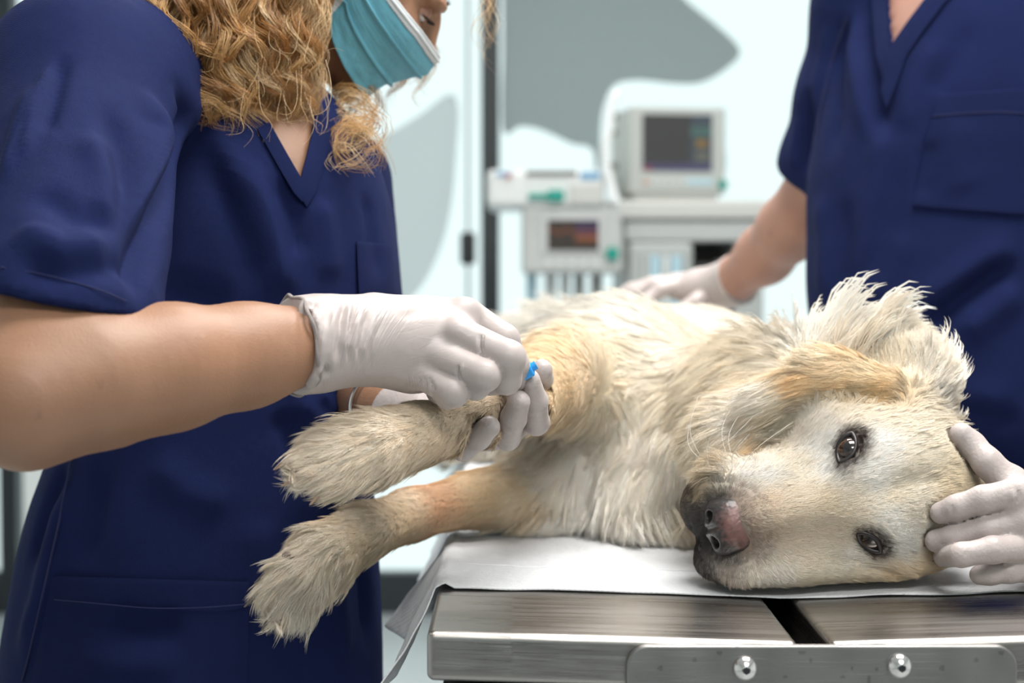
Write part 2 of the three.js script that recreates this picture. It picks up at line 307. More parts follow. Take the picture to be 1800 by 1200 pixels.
// ------------------------------------------------------------------ ceiling lights
const WHERE = ['above the examination table', 'above the far half of the table', 'behind the photographer', 'near the left wall', 'above the anaesthesia machine'];
LIGHT_PANELS.forEach(([x, z, w, d, k], i) => {
  const t = thing('ceiling_light', 'flat white ceiling light panel ' + WHERE[i], 'light', [x, CEILING, z], 'ceiling light panels');
  part(t, 'frame', merge([box(w + 0.06, 0.03, 0.03, x, CEILING - 0.015, z - d / 2 - 0.015), box(w + 0.06, 0.03, 0.03, x, CEILING - 0.015, z + d / 2 + 0.015), box(0.03, 0.03, d, x - w / 2 - 0.015, CEILING - 0.015, z), box(0.03, 0.03, d, x + w / 2 + 0.015, CEILING - 0.015, z)]), M.white);
  part(t, 'diffuser', box(w, 0.01, d, x, CEILING - 0.012, z), std({ color: lin(0.9, 0.9, 0.9), emissive: lin(1, 0.98, 0.95), emissiveIntensity: 1.5, roughness: 0.6 }));
  const l = new THREE.RectAreaLight(new THREE.Color().setRGB(1, 0.97, 0.94), k, w, d); l.name = 'panel'; l.position.set(0, -0.035, 0); l.rotation.x = -PI / 2; t.add(l);
});

// ------------------------------------------------------------------ grey film shapes on the glass wall
function film(name, label, pts, z, tone) {
  const s = new THREE.Shape(); const q = pts.map(([x, y]) => { const p = P(x, y, -z); return new THREE.Vector2(p[0], p[1]); });
  s.moveTo(q[0].x, q[0].y); s.splineThru(q.slice(1)); s.closePath();
  const g = new THREE.ExtrudeGeometry(s, { depth: 0.002, bevelEnabled: false, curveSegments: 60 }); g.translate(0, 0, z);
  const o = new THREE.Mesh(g, std({ color: tone, roughness: 0.9, transmission: 0.35, thickness: 0 })); o.name = numbered(name); o.userData = { label, category: 'window film' }; o.castShadow = o.receiveShadow = true; scene.add(o); return o;
}
film('window_film', 'large curved grey film shape on the glass right of the black post', [[884, -120], [1150, -60], [1205, 0], [1260, 45], [1300, 88], [1280, 118], [1235, 144], [1190, 147], [1120, 141], [1080, 150], [1062, 185], [1056, 225], [1055, 300], [1047, 300], [1040, 262], [1005, 252], [975, 238], [945, 226], [915, 222], [884, 228], [884, 100]], BACK + 0.03, lin(0.40, 0.47, 0.47));
film('window_film', 'grey rounded film shape on the glass behind the woman, left of the hanging cord', [[640, 250], [690, 230], [740, 200], [790, 165], [806, 190], [803, 260], [795, 350], [780, 420], [755, 480], [726, 520], [690, 540], [640, 560], [600, 400]], BACK + 0.03, lin(0.74, 0.8, 0.81));

// cord with a black switch hanging in front of the glass, left of the post
{ const d = 5.3, a = P(822, 0, d), x = a[0];
  const t = thing('hanging_cord', 'thin grey cord with a black handle hanging left of the black post', 'cord', [x, CEILING, -d]);
  part(t, 'cord', rod([x, CEILING, -d], [x, 0.25, -d], 0.006, 8), std({ color: lin(0.35, 0.37, 0.38), roughness: 0.6 }));
  const y0 = P(822, 465, d)[1], y1 = P(822, 408, d)[1];
  part(t, 'handle', box(0.05, y1 - y0, 0.04, x, (y0 + y1) / 2, -d, 0.012), M.black);
  part(t, 'weight', box(0.05, 0.12, 0.05, x, 0.06 + 0.001, -d, 0.015), M.black);
  part(t, 'lower_cord', rod([x, 0.25, -d], [x, 0.1, -d], 0.006, 8), M.black);
}
// pale tall cabinet behind the woman
{ const d = 4.6, a = P(28, 16, d), b = P(160, 16, d), w = b[0] - a[0], x = (a[0] + b[0]) / 2, h = a[1];
  const t = thing('tall_cabinet', 'pale grey tall cabinet behind the woman at the left edge', 'cabinet', [x, 0, -d - 0.25]);
  const m = std({ color: lin(0.62, 0.65, 0.64), roughness: 0.5 });
  part(t, 'body', box(w, h - 0.08, 0.48, x, 0.08 + (h - 0.08) / 2, -d - 0.25, 0.006), m);
  part(t, 'plinth', box(w - 0.02, 0.08, 0.42, x, 0.04, -d - 0.26), M.black);
  const door = part(t, 'door', box(w - 0.012, h - 0.12, 0.018, x, 0.1 + (h - 0.12) / 2, -d - 0.001, 0.004), std({ color: lin(0.68, 0.7, 0.69), roughness: 0.45 }));
  part(door, 'handle', box(0.012, 0.2, 0.02, x + w / 2 - 0.04, 1.0, -d + 0.018, 0.004), M.chrome);
}
log('room');

// ------------------------------------------------------------------ examination table
const TABLE_Y = P(900, 1110, 1.15)[1];
// both leaves tip slightly towards the gap between them
const TILT = 0.03;
const leafY = (x) => TABLE_Y - TILT * clamp(x < TXM ? x - TX0 : TX1 - x, 0, 1);
const TX0 = P(750, 1110, 1.15)[0], TXM = P(1432, 1110, 1.15)[0], TX1 = 2 * TXM - TX0, TZ0 = -1.15, TZ1 = -2.75;
{
  const t = thing('examination_table', 'brushed stainless steel examination table split down the middle under the dog', 'table', [TXM, 0, (TZ0 + TZ1) / 2]);
  const gap = 0.011, thick = 0.036;
  for (const [a, b] of [[TX0, TXM - gap], [TXM + gap, TX1]]) {
    const g = new RoundedBoxGeometry(b - a, thick, TZ0 - TZ1, 5, 0.0055); g.translate((a + b) / 2, TABLE_Y - thick / 2, (TZ0 + TZ1) / 2);
    const p = g.attributes.position, n = g.attributes.normal, uv = new Float32Array(p.count * 2);
    for (let i = 0; i < p.count; i++) { uv[2 * i] = p.getX(i); uv[2 * i + 1] = abs(n.getY(i)) > 0.7 ? p.getZ(i) : p.getY(i) * 4; }
    g.setAttribute('uv', new THREE.BufferAttribute(uv, 2));
    for (let i = 0; i < p.count; i++) p.setY(i, p.getY(i) - TABLE_Y + leafY(clamp(p.getX(i), a, b)));
    g.computeVertexNormals(); part(t, 'table_leaf', g, M.steel);
  }
  part(t, 'under_frame', merge([box(TX1 - TX0 - 0.02, 0.05, TZ0 - TZ1 - 0.04, TXM, TABLE_Y - thick - 0.036, (TZ0 + TZ1) / 2)]), M.black);
  // front bracket with its two bolts
  const bz = TZ0 + 0.004, pa = P(1105, 1136, 1.146), pb = P(1782, 1136, 1.146), w = pb[0] - pa[0], h = 0.055, r = 0.014;
  const s = new THREE.Shape(); const x0 = pa[0], x1 = pb[0], y1 = pa[1], y0 = y1 - h;
  s.moveTo(x0, y0); s.lineTo(x0, y1 - r); s.absarc(x0 + r, y1 - r, r, PI, PI / 2, true); s.lineTo(x1 - r, y1); s.absarc(x1 - r, y1 - r, r, PI / 2, 0, true); s.lineTo(x1, y0); s.closePath();
  const g = new THREE.ExtrudeGeometry(s, { depth: 0.004, bevelEnabled: true, bevelSize: 0.0016, bevelThickness: 0.0016, bevelSegments: 3, curveSegments: 16 }); g.translate(0, 0, bz - 0.001);
  const scratched = std({ color: lin(0.33, 0.32, 0.31), metalness: 1, roughness: 0.4, bumpMap: rep(brushed, 2, 9), bumpScale: 0.0002, map: rep(dataTex(256, (u, v) => { const q = 0.82 + 0.2 * tileNoise(u, v, 11, 41) - (tileNoise(u, v, 34, 42) > 0.9 ? 0.25 : 0); return [q, q, q]; }), 5) });
  const plate = part(t, 'bracket', g, scratched);
  for (const bx of [1310, 1582]) {
    const c = P(bx, bx < 1400 ? 1175 : 1171, 1.14), bolt = new THREE.LatheGeometry([[0, 0.0065], [0.0028, 0.0065], [0.0034, 0.006], [0.006, 0.0048], [0.0085, 0.0022], [0.0092, 0], [0.0092, -0.004]].map((q) => new THREE.Vector2(...q)), 28);
    bolt.rotateX(PI / 2); bolt.translate(c[0], c[1], bz + 0.0062);
    const bo = part(plate, 'bolt', bolt, M.chrome);
    const soc = new THREE.CylinderGeometry(0.0027, 0.0027, 0.003, 6); soc.rotateX(PI / 2); soc.translate(c[0], c[1], bz + 0.0115); part(bo, 'hex_socket', soc, M.black);
  }
  // column and foot below
  part(t, 'column', box(0.2, TABLE_Y - 0.12, 0.3, TXM, (TABLE_Y - 0.12) / 2 + 0.03, -1.95, 0.01), M.steelDark);
  part(t, 'foot', box(0.5, 0.05, 1.0, TXM, 0.026, -1.95, 0.012), M.steelDark);
}
// ------------------------------------------------------------------ absorbent pad
const padTop = (x, z) => { const a = sstep(-1.31, -1.40, z); return leafY(x) + mix(0.0014, 0.0030, a) + a * (0.0022 * (fbm(x * 26, 0, z * 26, 3) + 0.3) + 0.0016 * abs(fbm(x * 60, 3, z * 18, 2))) + 0.0006 * (1 - a) * (1 + noise3(x * 30, 5, z * 20)); };
{
  const rows = [], NX = 190, NZ = 210, z1 = -2.6;
  for (let i = 0; i <= NZ; i++) {
    const row = [], v = pow(i / NZ, 1.4);
    for (let j = 0; j <= NX; j++) {
      const u = j / NX, s = mix(-0.085, TX1 - TX0 - 0.03, u);      // s: distance from the table's left edge, negative hangs down
      const front = -1.303 - 0.006 * sin(s * 9) - 0.0035 * noise3(s * 22, 1, 0) - (s > 0.3 ? (s - 0.3) * 0.03 : 0) + (s < 0 ? -s * 0.62 * 1 : 0);
      let z = mix(front, z1, v), x = TX0 + s, y;
      if (s < 0.012) { const k = 0.012 - s, a = min(k / 0.012, PI / 2 * 0.82), r = 0.012; x = TX0 + 0.008 - sin(a) * r; y = TABLE_Y + 0.003 - r * (1 - cos(a)); const rest = max(0, k - a * r); x -= rest * 0.55 * (0.8 + 0.5 * noise3(z * 12, 4, 1)); y -= rest * 0.85; x -= 0.004 * sin(z * 40) * clamp(-s * 20); y += 0.003 + 0.0015 * noise3(s * 60, z * 40, 3); if (s > 0) y = max(y, TABLE_Y + 0.002); }
      else y = padTop(x, z);
      if (z > -1.33 && s > 0.012) y = max(leafY(x) + 0.0012, y);
      row.push([x, y, z]);
    }
    rows.push(row);
  }
  const g = sheet(rows, 0.0012, [0, 1, 0]);
  const p = g.attributes.position, uv = g.attributes.uv; for (let i = 0; i < p.count; i++) uv.setXY(i, p.getX(i), p.getZ(i));
  const t = thing('absorbent_pad', 'thin white crinkled absorbent pad spread over the steel table', 'pad', [TXM, TABLE_Y, -2]);
  part(t, 'sheet', g, std({ color: lin(0.64, 0.66, 0.68), roughness: 0.8, bumpMap: rep(paperBump, 7), bumpScale: 0.0016, transmission: 0.15, thickness: 0 }));
  // printed seam line and embossed border
  const seam = []; for (let j = 0; j <= 60; j++) { const x = mix(TX0 + 0.012, TX1 - 0.05, j / 60), z = -1.40; seam.push([x, padTop(x, z) + 0.0008, z]); }
  part(t, 'seam', tube(seam, 0.0007, 120, 5), std({ color: lin(0.76, 0.77, 0.78), roughness: 0.8 }));
}
// unseen dark base units, added to darken what the table steel mirrors
{ const t = thing('added_dark_cabinet', 'long dark grey cabinet added behind the camera to darken the steel reflection', 'cabinet', [0.2, 0, 2.05]);
  const m = std({ color: lin(0.05, 0.052, 0.055), roughness: 0.5 });
  part(t, 'carcass', box(3.6, 0.76, 0.55, 0.2, 0.47, 2.08, 0.004), m); part(t, 'plinth', box(3.5, 0.09, 0.5, 0.2, 0.045, 2.1), M.black); part(t, 'worktop', box(3.64, 0.03, 0.6, 0.2, 0.866, 2.07, 0.004), std({ color: lin(0.12, 0.12, 0.12), roughness: 0.4 }));
  for (let k = 0; k < 6; k++) { const x = 0.2 - 1.5 + k * 0.6, d = part(t, 'door', box(0.585, 0.72, 0.018, x, 0.47, 1.795, 0.003), m); part(d, 'handle', rod([x - 0.08, 0.78, 1.772], [x + 0.08, 0.78, 1.772], 0.006, 10), M.chrome); }
}
log('table');

// ------------------------------------------------------------------ the dog
// head frame: F towards the nose, R to the dog's right side (which lies uppermost), U out of the forehead
const HEAD_D = 1.30, HM = P(1508, 872, HEAD_D);
const toCam = norm(sub([0, CAM_Y, 0], HM));
const e2 = norm(sub([-0.245, 0.97, 0], mul(toCam, dot([-0.245, 0.97, 0], toCam)))), e1 = cross(toCam, e2);   // e1 points left in the picture
const TURN = 24 * PI / 180;
const HF = norm(add(mul(e1, cos(TURN)), mul(toCam, sin(TURN)))), HU = norm(sub(mul(toCam, cos(TURN)), mul(e1, sin(TURN)))), HR = e2;
const HS = 0.0100;   // one head unit (about a centimetre) in metres
const hp = (f, r, u) => add(HM, add(add(mul(HF, f * HS), mul(HR, r * HS)), mul(HU, u * HS)));
const toHead = (x, y, z) => { const a = x - HM[0], b = y - HM[1], c = z - HM[2], s = 1 / HS; return [(a * HF[0] + b * HF[1] + c * HF[2]) * s, (a * HR[0] + b * HR[1] + c * HR[2]) * s, (a * HU[0] + b * HU[1] + c * HU[2]) * s]; };
// the head, in head units
const headParts = [
  [ell([-6.2, 0.3, -5.6], [7.6, 7.2, 6.0]), 0],
  [ell([-2.6, 0.2, -3.4], [4.6, 5.6, 3.4]), 2.5],        // forehead
  [ell([-1.6, 2.9, -2.2], [2.6, 2.0, 1.9]), 1.8],        // brows
  [ell([-1.6, -2.9, -2.2], [2.6, 2.0, 1.9]), 1.8],
  [ell([-2.5, 4.6, -6.6], [4.6, 3.6, 4.2]), 2.2],        // cheeks
  [ell([-2.5, -4.4, -6.2], [4.8, 3.4, 4.2]), 2.2],
  [cap([-0.5, 0, -3.0], [8.6, 0, -3.4], 2.6, 2.1), 2.2],  // bridge
  [cap([1.5, 2.1, -5.2], [8.2, 2.75, -5.4], 2.9, 2.85), 1.6], // upper lips
  [cap([0.5, -3.6, -5.2], [8.4, -3.8, -5.4], 3.3, 2.9), 1.6],
  [cap([-4, -5.0, -5.4], [5.5, -5.0, -5.6], 2.9, 2.6), 1.6],
  [ell([9.0, 3.1, -5.6], [2.2, 2.4, 2.7]), 1.0],
  [ell([9.4, -4.0, -5.7], [2.0, 2.5, 2.7]), 1.0],
  [ell([10.4, 1.7, -7.0], [2.0, 2.4, 2.4]), 1.0],
  [ell([10.3, -2.9, -7.0], [2.0, 2.6, 2.5]), 1.0],
  [cap([0, 0, -9], [7.8, 0, -8.6], 2.6, 1.9), 1.2],      // jaw
];
const headField = (x, y, z) => {
  const [f, r, u] = toHead(x, y, z);
  let d = headParts[0][0](f, r, u);
  if (d > 22) return (d - 8) * HS;
  for (let i = 1; i < headParts.length; i++) d = smin(d, headParts[i][0](f, r, u), headParts[i][1]);
  // furrow down the forehead, eye sockets, lip line
  d += 0.35 * exp(-(r * r) / 1.2) * exp(-((f + 3.5) ** 2) / 12) * exp(-((u + 0.4) ** 2) / 6);
  for (const s of [1, -1]) d += 0.55 * exp(-(((f - 0.1) ** 2) / 1.7 + (r - 3.75 * s) ** 2 / 1.3 + (u + 1.9) ** 2 / 2.4));
  return d * HS;
};
// body, neck and legs
const bodyParts = [
  ell([0.150, 1.003, -1.82], [0.135, 0.100, 0.19]),
  ell([0.180, 1.008, -2.00], [0.140, 0.106, 0.24]),
  ell([0.212, 1.010, -1.85], [0.118, 0.110, 0.16]),
  ell([0.160, 0.998, -2.22], [0.125, 0.100, 0.2]),
  ell([0.130, 1.002, -2.42], [0.15, 0.104, 0.16]),
  chain([[P(1165, 760, 1.68), 0.088], [P(1330, 750, 1.56), 0.080], [P(1480, 750, 1.47), 0.078]], 0.03),     // neck
  ell([0.118, 0.966, -1.70], [0.125, 0.15, 0.048], [1, 0, 0], [0, 0.69, -0.724], [0, 0.724, 0.69]),                                                             // breast
  ell(P(1215, 865, 1.575), [0.09, 0.05, 0.05]),
  ell(P(1318, 785, 1.425), [0.055, 0.05, 0.05]),
  ell(P(1612, 672, 1.425), [0.030, 0.032, 0.03]),
];
const upperLeg = chain([[P(1075, 640, 1.70), 0.066], [P(985, 665, 1.55), 0.044], [P(915, 708, 1.38), 0.0245], [P(840, 738, 1.315), 0.0215], [P(730, 765, 1.265), 0.0235], [P(655, 790, 1.235), 0.027], [P(600, 806, 1.222), 0.024]], 0.012);
const lowerLeg = chain([[P(1060, 850, 1.68), 0.055], [P(955, 862, 1.60), 0.034], [P(830, 880, 1.55), 0.0255], [P(720, 905, 1.49), 0.0225], [P(640, 935, 1.43), 0.0235], [P(570, 980, 1.385), 0.027], [P(540, 1012, 1.37), 0.025]], 0.012);
const toes = [
  // upper paw: [base, tip, radius]
  [P(610, 775, 1.225), P(556, 782, 1.215), 0.0115], [P(600, 800, 1.215), P(540, 808, 1.205), 0.0125], [P(604, 820, 1.21), P(552, 832, 1.20), 0.0125], [P(620, 835, 1.215), P(590, 852, 1.205), 0.0115],
  // lower paw
  [P(540, 985, 1.365), P(495, 1000, 1.355), 0.011], [P(530, 1010, 1.36), P(478, 1035, 1.35), 0.0125], [P(535, 1030, 1.36), P(497, 1066, 1.35), 0.0125], [P(555, 1030, 1.365), P(530, 1066, 1.355), 0.0115],
];
const toeField = union(toes.map(([a, b, r]) => cap(a, b, r, r * 0.86)), 0.007);
const hind = [
  chain([[[0.06, 1.03, -2.42], 0.085], [[-0.08, 1.01, -2.34], 0.055], [[-0.17, 0.985, -2.42], 0.03], [[-0.31, 0.97, -2.44], 0.026], [[-0.37, 0.965, -2.4], 0.03]], 0.03),
  chain([[[0.06, 0.97, -2.4], 0.06], [[-0.06, 0.955, -2.2], 0.045], [[-0.17, 0.945, -2.24], 0.03], [[-0.3, 0.94, -2.2], 0.026], [[-0.35, 0.94, -2.16], 0.03]], 0.03),
];
const tail = chain([[[0.13, 1.0, -2.52], 0.045], [[0.2, 0.965, -2.6], 0.04], [[0.32, 0.95, -2.62], 0.03]], 0.02);
const bodyUnion = union(bodyParts, 0.05), hindUnion = union(hind, 0.03);
// the upper ear lies back over the neck; the lower one is folded under the cheek
const earA = hp(-7.2, 6.4, -4.6), earB = hp(-2.6, 8.9, -5.6), earC = hp(2.6, 9.4, -7.6);
const earField = (x, y, z) => {
  let d = 1;
  for (const [a, b, w0, w1] of [[earA, earB, 0.033, 0.036], [earB, earC, 0.036, 0.02]]) {
    const ab = sub(b, a), q = [x - a[0], y - a[1], z - a[2]], h = clamp(dot(q, ab) / dot(ab, ab)), c = sub(q, mul(ab, h)), n = dot(c, HU), t = sub(c, mul(HU, n)), w = mix(w0, w1, h);
    d = smin(d, (sqrt((len(t) / w) ** 2 + (n / 0.014) ** 2) - 1) * 0.014, 0.006);
  }
  return d;
};
const lowEar = chain([[hp(-7.0, -5.6, -3.4), 0.018], [hp(-3.0, -6.6, -3.2), 0.014], [hp(1.6, -6.3, -4.6), 0.011]], 0.01);
const TABLE_CUT = 0.0098;
function dogField0(x, y, z) {
  let d = bodyUnion(x, y, z);
  d = smin(d, headField(x, y, z), 0.03);
  d = smin(d, upperLeg(x, y, z), mix(0.02, 0.075, sstep(-1.40, -1.60, z)));
  d = smin(d, lowerLeg(x, y, z), mix(0.018, 0.06, sstep(-1.55, -1.66, z)));
  d = smin(d, toeField(x, y, z), 0.008);
  if (z < -1.95) { d = smin(d, hindUnion(x, y, z), 0.03); d = smin(d, tail(x, y, z), 0.03); }
  d = smin(d, earField(x, y, z), 0.006);
  d = smin(d, lowEar(x, y, z), 0.008);
  if (z < -1.2 && x > TX0 - 0.06) d = smax(d, leafY(x) + TABLE_CUT - 1.2 * max(0, TX0 - 0.012 - x) - y, 0.012);   // soft body settles on the table
  return d;
}

// creases: under the ear, in the cheek, beside the muzzle
const dogCrease = foldField([
  { pts: onto(dogField0, [[1600, 712], [1560, 702], [1500, 694], [1440, 694], [1390, 722], [1340, 768], [1290, 812], [1250, 850]], 1.1, 1.7), w: 0.008, h: -0.009 },
  { pts: onto(dogField0, [[1455, 978], [1500, 990], [1550, 1003], [1610, 1014], [1660, 1012]], 1.1, 1.7), w: 0.004, h: -0.006 },
  { pts: onto(dogField0, [[1400, 830], [1440, 815], [1470, 830]], 1.1, 1.7), w: 0.010, h: -0.003 },
  { pts: onto(dogField0, [[1560, 850], [1620, 838], [1670, 842]], 1.1, 1.7), w: 0.007, h: -0.003 },
  { pts: onto(dogField0, [[1190, 640], [1180, 700], [1190, 760]], 1.3, 2), w: 0.012, h: -0.007 },
]);
const dogField = (x, y, z) => { const d = dogField0(x, y, z); return abs(d) > 0.03 || z < -2 ? d : d - dogCrease(x, y, z); };
// eyes: where they look out of the coat, and the almond cut for each
const eyes = [[1487, 786, 1498, 762, 1477, 811, 0.0122, 0.0072], [1528, 953, 1510, 938, 1546, 968, 0.0102, 0.0050]].map(([x, y, ax, ay, bx, by, ra, rb]) => {
  const c = hit(dogField, x, y, 1, 1.6), n = grad(dogField, c, 0.006), a = hit(dogField, ax, ay, 1, 1.6), b = hit(dogField, bx, by, 1, 1.6);
  let t = sub(b, a); t = norm(sub(t, mul(n, dot(t, n))));
  return { c, n, t, s: cross(n, t), ra, rb };
});
const eyeCut = union(eyes.map((e) => { const A = ell(add(e.c, mul(e.s, e.rb * 0.75)), [e.ra * 1.25, e.rb * 1.75, 0.013], e.t, e.s, e.n), B = ell(sub(e.c, mul(e.s, e.rb * 0.75)), [e.ra * 1.25, e.rb * 1.75, 0.013], e.t, e.s, e.n); return (x, y, z) => smax(A(x, y, z), B(x, y, z), 0.001); }), 0.001);
const nostrils = union([1, -1].map((s) => ell(hp(11.35, s * 1.05 - 0.1, -3.55), [0.010, 0.0050, 0.0058], HF, HR, HU)), 0.001);
const noseA = ell([9.7, -0.1, -3.1], [1.9, 2.25, 1.5]), noseB = ell([10.4, -0.1, -4.4], [1.3, 1.6, 1.6]), noseC = ell([10.5, 1.35, -3.9], [1.0, 0.95, 1.15]), noseD = ell([10.5, -1.55, -3.9], [1.0, 0.95, 1.15]);
const noseField = (x, y, z) => {
  const [f, r, u] = toHead(x, y, z);
  let d = smin(noseA(f, r, u), noseB(f, r, u), 0.8);
  d = smin(d, noseC(f, r, u), 0.5); d = smin(d, noseD(f, r, u), 0.5);
  d += 0.28 * exp(-(r * r) / 0.06) * sstep(10.6, 11.4, f);          // groove below the nostrils
  d += 0.05 * fbm(f * 7, r * 7, u * 7, 2);
  return smax(d * HS, -nostrils(x, y, z), 0.0015);
};
const inBox = (q, lo, hi) => q.every((v, i) => v > lo[i] && v < hi[i]);

